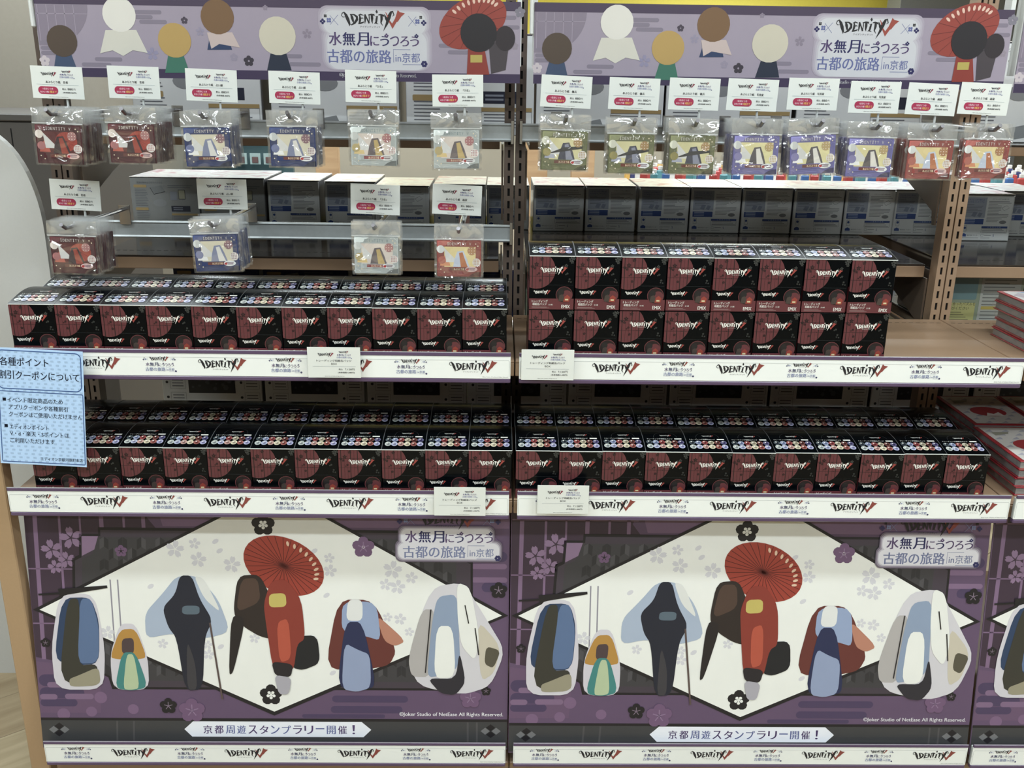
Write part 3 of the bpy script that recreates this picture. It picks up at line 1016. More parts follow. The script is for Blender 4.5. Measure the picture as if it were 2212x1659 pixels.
# red paper parasol with its ribs
pc = px(612, 1218)
a.disc(pc[0], pc[1], 90 * KX, ink(168, 56, 38), 13, ry=62 * KX, n=30, rot=-0.45)
for i in range(30):
    t = 2 * math.pi * i / 30
    ex, ey = 88 * KX * math.cos(t), 60 * KX * math.sin(t)
    c0, s0 = math.cos(-0.45), math.sin(-0.45)
    a.line([(pc[0], pc[1]), (pc[0] + ex * c0 - ey * s0, pc[1] + ex * s0 + ey * c0)], 1.3 * KX, ink(96, 28, 24), 14)
for i in range(9):
    t = math.radians(100 - i * 12)
    ex, ey = 74 * KX * math.cos(t), 50 * KX * math.sin(t)
    a.disc(pc[0] + ex * c0 - ey * s0, pc[1] + ex * s0 + ey * c0, 6 * KX, ink(226, 190, 160), 15, ry=3 * KX, n=8, rot=t)
drape([((48, 38, 36), [(512, 1240), (560, 1236), (586, 1290), (600, 1380), (560, 1372), (524, 1350), (502, 1322)]),
       ((84, 62, 52), [(520, 1246), (556, 1244), (562, 1296), (508, 1320)]),
       ((40, 34, 36), [(498, 1324), (530, 1330), (502, 1452), (492, 1458)]),
       ((30, 32, 38), [(636, 1370), (684, 1368), (690, 1430), (652, 1446), (628, 1440)]),
       ((150, 52, 38), [(584, 1250), (618, 1246), (650, 1290), (658, 1376), (640, 1388), (632, 1450), (588, 1448), (574, 1350), (568, 1300)]),
       ((206, 186, 84), [(580, 1278), (616, 1276), (618, 1306), (580, 1308)]),
       ((196, 80, 52), [(596, 1340), (622, 1330), (628, 1420), (602, 1430)]),
       ((40, 36, 42), [(584, 1426), (632, 1432), (626, 1462), (592, 1458)]),
       ((172, 168, 178), [(590, 1456), (628, 1462), (622, 1500), (600, 1500)])], 16)
drape([((112, 50, 44), [(728, 1290), (806, 1290), (856, 1400), (840, 1434), (790, 1444), (700, 1444)]),
       ((196, 130, 104), [(810, 1320), (876, 1380), (852, 1392), (828, 1380)]),
       ((148, 166, 202), [(738, 1294), (812, 1294), (822, 1380), (790, 1370), (736, 1360)]),
       ((218, 218, 216), [(750, 1290), (782, 1290), (782, 1336), (746, 1336)]),
       ((40, 48, 88), [(744, 1338), (782, 1338), (812, 1480), (780, 1492), (726, 1484)]),
       ((146, 160, 194), [(742, 1384), (772, 1400), (798, 1410), (800, 1484), (770, 1494), (736, 1488)])], 13)
drape([((206, 202, 208), [(930, 1262), (1000, 1250), (1050, 1330), (1092, 1400), (1060, 1480), (1000, 1500), (900, 1480), (880, 1410)]),
       ((178, 172, 170), [(910, 1310), (940, 1310), (930, 1460), (888, 1460), (880, 1420)]),
       ((202, 192, 172), [(1030, 1330), (1082, 1390), (1068, 1450), (1038, 1470)]),
       ((92, 86, 70), [(1050, 1390), (1082, 1400), (1066, 1440), (1046, 1430)]),
       ((142, 160, 188), [(944, 1282), (986, 1276), (990, 1340), (994, 1440), (930, 1462), (922, 1450), (932, 1340)]),
       ((226, 226, 220), [(986, 1250), (1016, 1262), (1036, 1370), (1026, 1424), (996, 1390), (988, 1330)]),
       ((228, 228, 222), [(942, 1346), (978, 1346), (984, 1460), (936, 1464)]),
       ((46, 44, 54), [(922, 1462), (984, 1464), (992, 1400), (1006, 1470), (984, 1500), (950, 1496)])], 13)
for x in ((918, 930, 1310, 1450), (990, 1004, 1300, 1340), (1006, 1026, 1350, 1410)):
    a.line(pq([(x[1], x[2]), (x[0] if x[0] < 960 else x[1] + 8, x[3])]), 2.4 * KX, blk, 24)
# heading with its pale halo
for q, (e_, c) in enumerate(((7, (120, 108, 128)), (4.5, (160, 150, 168)), (2, (200, 196, 208)), (0, (222, 220, 228)))):
    g_ = ink(*c)
    p0, p1 = px(866 - e_, 1170 + e_), px(1062 + e_, 1137 - e_)
    a.rrect(p0[0], p0[1], p1[0], p1[1], 0.012, g_, 25 + q * 0.3, 7)
    p0, p1 = px(860 - e_, 1200 + e_), px(1078 + e_, 1167 - e_)
    a.rrect(p0[0], p0[1], p1[0], p1[1], 0.012, g_, 25.05 + q * 0.3, 7)
c_ = px(969, 1151)
a.tourlogo(c_[0], c_[1] - 0.002, 190 * KX * 1.0, 27, blk, inkr, navy, slate, plum)
# lower band
a.rect(-0.449, px(0, 1562)[1] - 0.055, 0.449, px(0, 1562)[1], ink(66, 66, 68), 2.6)
a.rect(-0.449, px(0, 1562)[1], 0.449, px(0, 1556)[1], blk, 2.8)
for x in (250, 286, 1010, 1030):
    a.line(pq([(x, 1563), (x, 1612)]), 4 * KX, ink(84, 82, 84), 3.2)
for x in (125, 1060):
    for dx, dy in ((0, 8), (0, -8), (12, 0), (-12, 0)):
        a.poly(pq([(x + dx, 1583 + dy - 8), (x + dx + 10, 1583 + dy), (x + dx, 1583 + dy + 8), (x + dx - 10, 1583 + dy)]), blk if dx == 0 else ink(120, 120, 122), 3.4)
a.poly(pq([(395, 1581), (414, 1563), (779, 1563), (800, 1581), (783, 1598), (412, 1598)]), ink(228, 230, 238), 4)
cols = [ink(88, 66, 118), ink(88, 66, 118), ink(100, 110, 168), ink(100, 110, 168)]
txt = '京都周遊スタンプラリー開催！'
for i, ch in enumerate(txt):
    x = 446 + i * 24.3
    c = px(x, 1591)
    a.text(ch, c[0], c[1] + (0.004 if ch == 'ー' else 0) * 1.0 + (0.006 if ch == 'ー' else 0), (3 if ch == 'ー' else (20 if ch != '！' else 22)) * KX, cols[i % 4], 5,
           w=(19 if ch != '！' else 5) * KX, bold=0.02 if ch != 'ー' else 0)
c = px(1087, 1551)
a.text('©Joker Studio of NetEase All Rights Reserved.', c[0], c[1], 11.5 * KX, ink(232, 230, 234), 5, w=229 * KX, al='r', bold=0.01)
POST = a.mesh('poster_print', fix=False)
m = MB(); m.cham(-0.4495, 0.4495, 0, 0.004, -0.468, 0.031, mat('poster_board', C(120, 100, 125), 0.5), 0.0005)
PBRD = m.mesh('poster_board')
tilt = math.atan2(0.055, 0.437)
for x, y, z, nm in ((-0.4535, -0.331, 0.597, 'left'), (0.4475, -0.336, 0.593, 'right'), (1.3525, -0.336, 0.592, 'far right')):
    r = empty('poster', (x, y, z), (-tilt, 0, 0))
    tag(r, {'left': 'large purple and white printed poster board under the left shelves', 'right': 'large purple and white printed poster board under the right shelves',
            'far right': 'purple poster board cut off by the right edge of the photo'}[nm], 'poster')
    obj('poster_board', PBRD, r); obj('poster_print', POST, r)

# ------------------------------------------------------------------ header banners
a = Art(front(0, 0, 1, 0, 0.00013))
BK = 0.000836
def bb(x, y):
    return ((x - 77) * BK - 0.44, (147 + 0.02 * (x - 500) - y) * 0.00083 + 0.016)


def bq(pts):
    return [bb(*p) for p in pts]


bl = ink(160, 148, 166); bd = ink(64, 50, 84); mv = ink(138, 126, 144); mv2 = ink(134, 124, 142)
a.rect(-0.44, 0, 0.44, 0.141, bl, 0)
a.rect(-0.44, 0, 0.44, 0.016, bd, 1)
a.rect(-0.44, 0.125, 0.44, 0.141, ink(76, 62, 88), 1)
ps = [(-0.4395, 0.1245)]
for i in range(13):
    t = math.radians(90 - i * 9)
    ps.append((-0.4395 + 0.02 + 0.075 * math.cos(math.radians(i * 7.5 * 1.0)) * 1.0, 0.1245 - 0.07 * math.sin(math.radians(i * 7.5))))
ps.append((-0.4395, 0.0545))
a.poly(ps, mv, 1.2)
for x in (80, 100, 118, 138, 158):
    a.line([((x - 77) * BK - 0.438, 0.1243), ((x - 77) * BK - 0.438, 0.062)], 0.0012, bl, 1.8)
a.line([(-0.4395, 0.109), (-0.345, 0.109)], 0.0012, bl, 1.8)
for x0, x1, y in ((65, 150, 85), (80, 130, 98), (72, 140, 108), (195, 255, 122), (165, 230, 133), (290, 350, 25), (285, 330, 35), (300, 360, 45), (600, 650, 118), (620, 690, 135), (950, 1010, 98), (970, 1040, 112), (1060, 1128, 60), (1060, 1120, 40)):
    p0, p1 = bb(x0, y), bb(x1, y)
    a.cloud(max(p0[0], -0.438), min(p1[0], 0.438), p0[1], 0.007, mv2, 1.4)
for x, y, r, c in ((398, 43, 8, (76, 66, 82)), (532, 128, 12, (62, 54, 66)), (663, 72, 11, (140, 128, 146)), (322, 112, 14, (146, 140, 170)), (430, 66, 10, (150, 142, 166)),
                   (85, 125, 12, (196, 184, 190)), (500, 120, 9, (150, 140, 160)), (1128, 30, 12, (128, 124, 138)), (1118, 100, 8, (150, 138, 152)), (15 + 560, 18, 6, (140, 128, 146))):
    a.flower(*bb(x, y), r * BK, ink(*c), 2, notch=(r > 9 and r != 12))
# soft plain shapes in place of the small printed figures
def blob(x, y, r, c, L, ry=None):
    a.disc(*bb(x, y), r * BK, ink(*c), L, ry=(ry or r) * BK, n=22)


for x, y, r, c, c2, c3 in ((128, 84, 33, (86, 70, 58), (206, 180, 160), (62, 80, 112)), (258, 30, 36, (216, 212, 204), (104, 86, 62), (214, 212, 206)),
                           (373, 84, 36, (192, 156, 80), (216, 192, 160), (56, 120, 100)), (470, 36, 36, (128, 94, 60), (206, 180, 156), (44, 64, 104)),
                           (598, 76, 40, (200, 192, 172), (214, 204, 184), (34, 44, 66))):
    a.poly(bq([(x - 16, y + r - 8), (x + 16, y + r - 8), (x + 27, y + r + 32), (x - 27, y + r + 32)]), ink(*c3), 3)
    blob(x, y, r, c, 4)
a.poly(bq([(225, 62), (292, 62), (312, 110), (280, 104), (258, 116), (236, 104), (208, 110)]), ink(206, 202, 190), 3.5)
a.poly(bq([(445, 68), (500, 68), (515, 100), (470, 92), (452, 102)]), ink(196, 176, 172), 3.5)
# parasol on the right
pcx, pcy = bb(1025, 50)
a.disc(pcx, pcy, 78 * BK, ink(158, 60, 48), 3, ry=50 * BK, n=30, rot=0.45)
for i in range(14):
    t = 2 * math.pi * i / 14
    ex, ey = 76 * BK * math.cos(t), 48 * BK * math.sin(t)
    a.line([(pcx, pcy), (pcx + ex * math.cos(.45) - ey * math.sin(.45), pcy + ex * math.sin(.45) + ey * math.cos(.45))], 0.0008, ink(110, 36, 32), 4)
for i in range(10):
    t = math.radians(115 - i * 11)
    ex, ey = 64 * BK * math.cos(t), 40 * BK * math.sin(t)
    a.disc(pcx + ex * math.cos(.45) - ey * math.sin(.45), pcy + ex * math.sin(.45) + ey * math.cos(.45), 6 * BK, ink(224, 186, 168), 5, ry=3 * BK, n=8, rot=t + .45)
a.poly(bq([(1015, 100), (1050, 100), (1062, 160), (1012, 160)]), ink(150, 52, 40), 6)
a.poly(bq([(1020, 118), (1046, 118), (1046, 134), (1020, 134)]), ink(190, 170, 72), 7)
a.poly(bq([(1060, 92), (1105, 92), (1098, 150), (1066, 158)]), ink(74, 66, 72), 5)
blob(1038, 72, 40, (40, 36, 42), 8)
blob(1096, 84, 22, (52, 44, 50), 7, 26)
glow = ink(206, 208, 212)
for q, (e_, c) in enumerate(((12, (168, 158, 174)), (8, (177, 169, 183)), (4, (186, 182, 192)), (0, (196, 196, 202)))):
    g_ = ink(*c)
    p0, p1 = bb(706 - e_, 146 + e_ * 0.1), bb(924 + e_, 68 - e_)
    a.rrect(p0[0], p0[1], p1[0], p1[1], 0.022, g_, 2 + q * 0.3, 8)
    p0, p1 = bb(700 - e_, 72), bb(922 + e_, 28 - e_ * 0.8)
    a.rrect(p0[0], p0[1], p1[0], p1[1], 0.017, g_, 2.05 + q * 0.3, 8)
c_ = bb(808, 84)
a.tourlogo(c_[0], c_[1], 200 * BK, 4, blk, ink(164, 68, 54), ink(40, 38, 96), ink(100, 108, 164), ink(84, 62, 112))
a.text('©Joker Studio of NetEase All Rights Reserved.', bb(815, 0)[0], 0.0055, 0.0088, ink(226, 224, 230), 3, w=0.142, bold=0.015)
BAN = a.mesh('banner_print', fix=False)
m = MB(); m.cham(-0.44, 0.44, 0, 0.003, 0, 0.141, mat('banner_board', C(150, 140, 156), 0.5), 0.0005); BBRD = m.mesh('banner_board')
m = MB(); m.box(-0.442, -0.434, 0.0035, 0.03, 0.03, 0.2, mat('banner_clip', C(214, 216, 214), 0.4)); BCL = m.mesh('banner_clip')
m = MB(); m.cham(-0.4425, -0.4355, -0.006, 0.003, 0.085, 0.155, MATS['banner_clip']); CLP = m.mesh('end_clip')
for x, y, z, nm in ((-0.434, -0.085, 1.372, 'left'), (0.471, -0.085, 1.372, 'right'), (1.372, -0.085, 1.368, 'far right')):
    r = empty('header_banner', (x, y, z))
    tag(r, {'left': 'mauve printed header banner above the left bay', 'right': 'mauve printed header banner above the right bay',
            'far right': 'mauve header banner of which only a sliver shows at the right edge'}[nm], 'banner')
    obj('banner_board', BBRD, r); obj('banner_print', BAN, r); obj('banner_clip', BCL, r); obj('banner_clip', BCL, r, (0.876, 0, 0))
    if nm != 'far right':
        obj('end_clip', CLP, r, (-0.006, 0, 0))

# ------------------------------------------------------------------ bars, hooks, hanging packets, price cards
def bar(x0, x1, z, label):
    r = empty('hook_bar', ((x0 + x1) / 2, -0.012, z))
    w = (x1 - x0) / 2
    m = MB(); m.prism([(-0.004, 0.0), (0.002, 0.0), (0.002, 0.035), (-0.004, 0.035), (-0.006, 0.032), (-0.004, 0.029), (-0.004, 0.006), (-0.006, 0.003)], 'x', -w, w, alu)
    m.build('bar_profile', r)
    m = MB(); m.box(-w - 0.001, -w + 0.004, -0.008, 0.011, -0.004, 0.04, chrome); m.build('end_bracket', r)
    m = MB(); m.box(w - 0.004, w + 0.001, -0.008, 0.011, -0.004, 0.04, chrome); m.build('end_bracket', r)
    tag(r, label, 'bar')


bar(-0.889, -0.004, 1.262, 'brushed metal bar carrying the upper pegs of the left bay')
bar(0.010, 0.889, 1.262, 'brushed metal bar carrying the pegs of the right bay')
bar(-0.889, -0.004, 1.064, 'brushed metal bar carrying the lower pegs of the left bay')

KINDS = {
    'crimson': ((84, 34, 42), (104, 40, 42), (66, 44, 50), (176, 66, 48), '芸者'),
    'navy': ((48, 62, 112), (222, 214, 188), (134, 142, 176), (222, 220, 216), '占い師'),
    'pale grey': ((176, 184, 184), (222, 208, 198), (112, 100, 104), (206, 176, 104), '「少女」'),
    'olive': ((110, 114, 76), (222, 214, 158), (70, 72, 92), (142, 146, 168), '傭兵'),
    'violet': ((112, 108, 168), (232, 222, 160), (92, 86, 92), (224, 220, 212), '写真家'),
    'brick red': ((156, 70, 64), (240, 218, 150), (196, 206, 226), (204, 118, 66), '画家'),
}
PW, PH = 0.077, 0.064      # printed card
BGW, BGH = 0.0865, 0.0945  # bag


def card_print(kind):
    base, inner, f1, f2, _ = KINDS[kind]
    a = Art(front(-PW / 2, 0.003, 1, -0.0012, 0.0001))
    u, v = PW / 100, PH / 100
    bs = ink(*base)
    a.rrect(0, 0, PW, PH, 0.002, bs, 0, 3)
    lt = ink(*[min(int(c * 1.18 + 22), 240) for c in base])
    dk = ink(*[int(c * 0.62) for c in base])
    a.poly([(0.0004, 99 * v), (34 * u, 99 * v), (24 * u, 93 * v), (20 * u, 86 * v), (0.0004, 84 * v)], lt, 1)
    a.rect(16 * u, 27 * v, 88 * u, 83 * v, ink(*inner), 1.4)
    a.poly([(6 * u, 30 * v), (10 * u, 52 * v), (22 * u, 62 * v), (30 * u, 30 * v)], ink(*[min(c + 30, 238) for c in f2]), 1.8)
    a.poly([(16 * u, 80 * v), (48 * u, 40 * v), (20 * u, 40 * v)], ink(216, 216, 214), 2)
    if kind == 'crimson':
        a.disc(66 * u, 58 * v, 24 * u, ink(186, 60, 44), 2.4, ry=25 * v, n=20)
        for i in range(12):
            t = math.radians(i * 30)
            a.line([(66 * u, 58 * v), (66 * u + 23 * u * math.cos(t), 58 * v + 24 * v * math.sin(t))], 0.0004, ink(110, 34, 32), 2.8)
    # plain stand-in for the printed bust
    a.poly([(36 * u, 27 * v), (40 * u, 50 * v), (46 * u, 70 * v), (60 * u, 72 * v), (68 * u, 50 * v), (74 * u, 27 * v)], ink(*f1), 3.2)
    a.poly([(54 * u, 27 * v), (50 * u, 66 * v), (58 * u, 68 * v), (64 * u, 46 * v), (70 * u, 27 * v)], ink(*f2), 3.6)
    if kind == 'olive':
        a.line([(20 * u, 44 * v, 2 * u), (50 * u, 54 * v, 9 * u), (90 * u, 60 * v, 5 * u)], 1, ink(54, 54, 58), 3.9)
    cA, cB = {'crimson': ((226, 214, 206), (190, 128, 128)), 'navy': ((206, 210, 210), (150, 110, 122)), 'pale grey': ((206, 210, 208), (186, 120, 124)),
              'olive': ((214, 214, 196), (178, 140, 84)), 'violet': ((206, 208, 206), (196, 168, 108)), 'brick red': ((216, 218, 216), (188, 132, 80))}[kind]
    a.disc(8 * u, 76 * v, 9 * u, ink(*cA), 4.2, n=18)
    a.disc(79 * u, 72 * v, 10 * u, ink(*cB), 4.2, n=18)
    for i in range(9):
        a.disc((73 + (i % 3) * 6) * u, (65 + (i // 3) * 7) * v, 1.1 * u, ink(230, 214, 200), 4.8, n=6)
    a.disc(11 * u, 46 * v, 9 * u, ink(*{'crimson': (190, 120, 120), 'navy': (120, 130, 176), 'pale grey': (196, 176, 118), 'olive': (160, 150, 84), 'violet': (142, 136, 190), 'brick red': (196, 104, 88)}[kind]), 4.2, n=16)
    a.disc(90 * u, 40 * v, 9.5 * u, ink(222, 216, 212), 4.4, n=16)
    for i in range(16):
        a.rect((83.5 + (i % 4) * 3.6) * u, (33 + (i // 4) * 4.2) * v, (85.5 + (i % 4) * 3.6) * u, (35.4 + (i // 4) * 4.2) * v, ink(*cB), 5)
    a.rect(14 * u, 14 * v, 88 * u, 27 * v, bs, 5.4)
    a.rect(28 * u, 17 * v, 66 * u, 25 * v, ink(*((116, 62, 54) if kind != 'pale grey' else (150, 78, 82))), 6)
    a.text('あぶらとり紙', 50 * u, 18 * v, 6 * v, ink(236, 216, 176), 6.6, w=24 * u, bold=0.012)
    a.disc(78 * u, 21 * v, 14 * u, ink(214, 216, 216) if kind != 'crimson' and kind != 'brick red' else ink(222, 186, 182), 6.4, ry=7.5 * v, n=20)
    a.disc(69 * u, 20 * v, 3.6 * u, ink(186, 60, 62), 7, ry=3.4 * v, n=10)
    a.rect(70 * u, 22.5 * v, 87 * u, 24.5 * v, ink(120, 90, 110), 7)
    a.rect(73 * u, 18 * v, 86 * u, 20.4 * v, ink(120, 90, 110), 7)
    x = 23
    for ch in 'IDENTITY V':
        if ch != ' ':
            a.text(ch, (x + 2) * u, 87 * v, 7.5 * v, ink(216, 212, 206) if kind != 'pale grey' else ink(128, 150, 156), 1.8, w=(1.2 if ch == 'I' else 4.2) * u)
            if ch == 'I':
                for q in (87, 94):
                    a.rect((x + 0.5) * u, q * v, (x + 3.5) * u, (q + 0.9) * v, ink(216, 212, 206) if kind != 'pale grey' else ink(128, 150, 156), 1.9)
        x += 5.6
    for cx_, cy_ in ((88, 91), (93, 85), (8, 20), (16, 12)):
        s_ = 1.7
        a.poly([((cx_ - s_) * u, cy_ * v), (cx_ * u, (cy_ + s_ * 1.2) * v), ((cx_ + s_) * u, cy_ * v), (cx_ * u, (cy_ - s_ * 1.2) * v)], ink(240, 226, 190), 2)
    for pts in ([(82, 97), (90, 99), (98, 92)], [(90, 78), (95, 80), (99, 79)], [(2, 12), (8, 10), (14, 4)], [(20, 3), (38, 7), (60, 5)]):
        a.line([(p[0] * u, p[1] * v) for p in pts], 0.00045, lt, 2)
    a.poly([(72 * u, 0.0004), (80 * u, 8 * v), (90 * u, 13 * v), (99.5 * u, 14 * v), (99.5 * u, 0.0004)], dk, 1.2)
    return a.mesh('card_print', fix=False)


def bag_mesh(seed):
    r = random.Random(seed)
    m = MB()
    nx, nz = 10, 12
    for side in (-1, 1):
        vs = []
        for j in range(nz + 1):
            for i in range(nx + 1):
                x = -BGW / 2 + BGW * i / nx
                z = BGH * j / nz
                ex = min(i, nx - i) / (nx / 2)
                bulge = 0.0021 if z < 0.068 else 0.0006
                y = side * bulge * min(1, ex * 3) * min(1, j / 1.5) + r.uniform(-0.0004, 0.0004)
                if z < 0.07 and 0 < i < nx:
                    y = side * max(abs(y), 0.0019)
                xx = x + (r.uniform(-0.0008, 0.0008) if i in (0, nx) else 0)
                vs.append((xx, y, z))
        fs = [(j * (nx + 1) + i, j * (nx + 1) + i + 1, (j + 1) * (nx + 1) + i + 1, (j + 1) * (nx + 1) + i) for j in range(nz) for i in range(nx)]
        lo = [f for f in fs if f[0] // (nx + 1) < 9]
        hi = [f for f in fs if f[0] // (nx + 1) >= 9]
        m.add(vs, lo, bagm)
        m.add(vs, hi, headm)
    return m.mesh('bag', fix=False, smooth=True)


BAGS = [bag_mesh(s) for s in range(4)]
soft1 = film('cellophane_queued', 0.09, 0.015, 0.99, 0.010, 24, 0.12)
soft2 = film('cellophane_header_queued', 0.07, 0.045, 0.985, 0.006, 18, 0.12)
BAGR = []
for b_ in BAGS:
    c_ = b_.copy()
    c_.materials[0] = soft1
    c_.materials[1] = soft2
    BAGR.append(c_)
m = MB(); m.box(-BGW / 2 + 0.001, BGW / 2 - 0.001, -0.0024, -0.0018, 0.0685, 0.0705, bagedge); SEAL = m.mesh('adhesive_seal')
CARDM, CPR = {}, {}
for kd in KINDS:
    m = MB(); m.cham(-PW / 2, PW / 2, -0.0012, 0.0012, 0.003, 0.003 + PH, ink(*KINDS[kd][0]), 0.0004); CARDM[kd] = m.mesh('printed_card')
    CPR[kd] = card_print(kd)


def tag_print(kind):
    W, H = 0.091, 0.055
    a = Art(front(-W / 2, -H / 2, 1, -0.0004, 0.00012))
    a.logo(0.0315, 0.0415, 0.028, inkd, ink(150, 30, 62), 1)
    a.tourlogo(0.0625, 0.0415, 0.024, 1, ink(40, 40, 60), ink(150, 40, 60), ink(90, 90, 150), ink(150, 155, 195), ink(120, 100, 150), False)
    if kind:
        a.text('あぶらとり紙　' + KINDS[kind][4], W * 0.49, 0.0262, 0.0043, inkd, 1, w=0.034 + 0.0025 * len(KINDS[kind][4]), bold=0.02)
        a.rect(0.0085, 0.0236, 0.0825, 0.0239, ink(120, 150, 165), 1)
        a.rrect(0.0105, 0.0075, 0.0455, 0.0205, 0.0062, ink(188, 28, 82), 1, 6)
        a.text('1会計につき', 0.028, 0.0148, 0.0036, ink(240, 214, 222), 2, w=0.018, bold=0.02)
        a.text('おひとり様', 0.0215, 0.0097, 0.0034, ink(240, 214, 222), 2, w=0.0145, bold=0.02)
        a.text('3個まで', 0.0363, 0.0095, 0.0042, ink(250, 206, 86), 2, w=0.0128, bold=0.015)
        a.text('税込', 0.0565, 0.0152, 0.0034, inkd, 1, w=0.0072, bold=0.01)
        a.text('880', 0.0672, 0.0152, 0.0036, inkd, 1, w=0.0092, bold=0.01)
        a.text('円', 0.0745, 0.0152, 0.0032, inkd, 1)
        a.text('(本体価格 800円)', 0.0655, 0.0092, 0.0032, inkd, 1, w=0.0235, bold=0.02)
    else:
        a.text('トレーディング和紙缶バッジ', W * 0.5, 0.0290, 0.0040, inkd, 1, w=0.060, bold=0.015)
        a.text('BOX', W * 0.5, 0.0235, 0.0034, inkd, 1)
        a.rect(0.0085, 0.0203, 0.0825, 0.0206, ink(120, 130, 150), 1)
        a.text('税込', 0.0565, 0.0138, 0.0034, inkd, 1, w=0.0072)
        a.text('7,128円', 0.0720, 0.0134, 0.0040, inkd, 1, w=0.0165)
        a.text('(本体価格 6,480円)', 0.0660, 0.0080, 0.0032, inkd, 1, w=0.0285, bold=0.02)
    a.text('©Joker Studio of NetEase All Rights Reserved.', W * 0.5, 0.0022, 0.0016, inkd, 1, w=0.034)
    return a.mesh('card_lettering', fix=False)


TPR = {k_: tag_print(k_) for k_ in KINDS}
TPR[None] = tag_print(None)
m = MB(); m.cham(-0.0455, 0.0455, -0.0004, 0.0004, -0.0275, 0.0275, whitep, 0.0002); TAGM = m.mesh('card_sheet')

TAGS = [(-0.816, 1.362, -1.3), (-0.681, 1.364, -0.9), (-0.544, 1.361, -1.7), (-0.397, 1.359, -1.3), (-0.261, 1.363, -0.9), (-0.106, 1.358, 0.4), (0.088, 1.359, -2.2),
        (0.21, 1.357, -1.3), (0.318, 1.358, -0.9), (0.423, 1.358, -1.3), (0.532, 1.361, -0.4), (0.644, 1.357, -0.4), (0.748, 1.355, -1.8), (0.843, 1.357, -1.8),
        (-0.809, 1.165, -2.2), (-0.54, 1.17, -0.4), (-0.259, 1.164, -1.8), (-0.108, 1.165, -2.3)]
PKS = [(-0.778, 1.275), (-0.654, 1.278), (-0.526, 1.274), (-0.382, 1.276), (-0.245, 1.279), (-0.104, 1.276), (0.08, 1.276), (0.195, 1.272), (0.299, 1.272), (0.409, 1.273),
       (0.509, 1.275), (0.606, 1.271), (0.71, 1.269), (0.807, 1.271), (-0.777, 1.086), (-0.525, 1.093), (-0.246, 1.092), (-0.1, 1.088)]
KN = ['crimson', 'crimson', 'navy', 'navy', 'pale grey', 'pale grey', 'olive', 'olive', 'olive', 'violet', 'violet', 'violet', 'brick red', 'brick red', 'crimson', 'navy', 'pale grey', 'brick red']
NP = [15, 15, 12, 11, 4, 3, 5, 8, 9, 12, 10, 10, 12, 4, 14, 12, 5, 4]
ROLLS = [1.5, 0.5, -1, 0, 0.4, -0.3, 1, 0, 0.5, 0, -3.2, 0.4, 0, 0, 1.0, -2.0, 0.3, 0]
PEG = ['leftmost upper peg of the left bay', 'second upper peg from left, left bay', 'third upper peg from left, left bay', 'fourth upper peg from left, left bay',
       'fifth upper peg from left, left bay', 'rightmost upper peg of the left bay', 'leftmost peg of the right bay', 'second peg from left, right bay',
       'third peg from left, right bay', 'fourth peg from left, right bay', 'fifth peg from left, right bay', 'third peg from right, right bay',
       'second peg from right, right bay', 'rightmost peg of the right bay', 'leftmost lower peg of the left bay', 'second lower peg from left, left bay',
       'third lower peg from left, left bay', 'rightmost lower peg of the left bay']
NTH = ['first', 'second', 'third', 'fourth', 'fifth', 'sixth', 'seventh', 'eighth', 'ninth', 'tenth', 'eleventh', 'twelfth', 'thirteenth', 'fourteenth', 'fifteenth']
for i, (cx_, cz_) in enumerate(PKS):
    kd, peg = KN[i], PEG[i]
    z0 = cz_ - BGH / 2
    hz = z0 + BGH - 0.0115
    tx, tz, ta = TAGS[i]
    # hook: lower prong, upper wire bent up to the price card
    h = empty('display_hook', (cx_, -0.02, hz))
    m = MB(); m.tube([(0, 0, 0.0), (0, -0.22, 0.0), (0, -0.268, 0.002), (0, -0.284, 0.010)], 0.0034, mat('hook_steel', C(120, 118, 122), 0.25, metal=0.9)); m.build('prong', h)
    m = MB(); m.cham(-0.011, 0.011, -0.001, 0.0015, -0.03, 0.008, chrome, 0.0004); m.build('back_plate', h)
    wx = tx - cx_ + 0.012
    m = MB(); m.tube([(wx, -0.001, -0.006), (wx, -0.125, -0.004), (wx, -0.136, 0.004), (wx, -0.1375, tz - hz + 0.02)], 0.0024, mat('card_wire_white', C(196, 200, 200), 0.35)); m.build('card_wire', h)
    tag(h, 'chrome display hook, ' + peg, 'hook', 'display hooks on the bars')
    t = empty('price_card', (tx, -0.1605, tz), (0, math.radians(-ta), 0))
    obj('card_sheet', TAGM, t); obj('card_lettering', TPR[kd], t)
    tag(t, 'small white price card above the %s packets, %s' % (kd, peg), 'price card', 'price cards above the hanging packets')
    # packets, front one first
    for j in range(NP[i]):
        y = -0.27 + j * 0.0062
        rr = rnd.uniform(-0.8, 0.8)
        p = empty('cosmetic_packet', (cx_ + (rnd.uniform(-0.0015, 0.0015) if j else 0), y, z0 + (rnd.uniform(-0.001, 0.0015) if j else 0)),
                  (math.radians(rnd.uniform(-0.6, 0.6)) if j else 0, math.radians(-(ROLLS[i] + (rr if j else 0)) * -1), 0))
        obj('bag', BAGS[(i + j) % 4], p)
        obj('printed_card', CARDM[kd], p)
        if j:
            p.children[0].data = BAGR[(i + j) % 4]
        if j == 0:
            obj('adhesive_seal', SEAL, p)
            obj('card_print', CPR[kd], p)
            tag(p, 'foremost %s packet in a clear bag, %s' % (kd, peg), 'packet', 'hanging packets of blotting paper')
        else:
            if j < 3:
                obj('card_print', CPR[kd], p)
            tag(p, '%s packet, %s from the front, %s' % (kd, NTH[j], peg), 'packet', 'hanging packets of blotting paper')

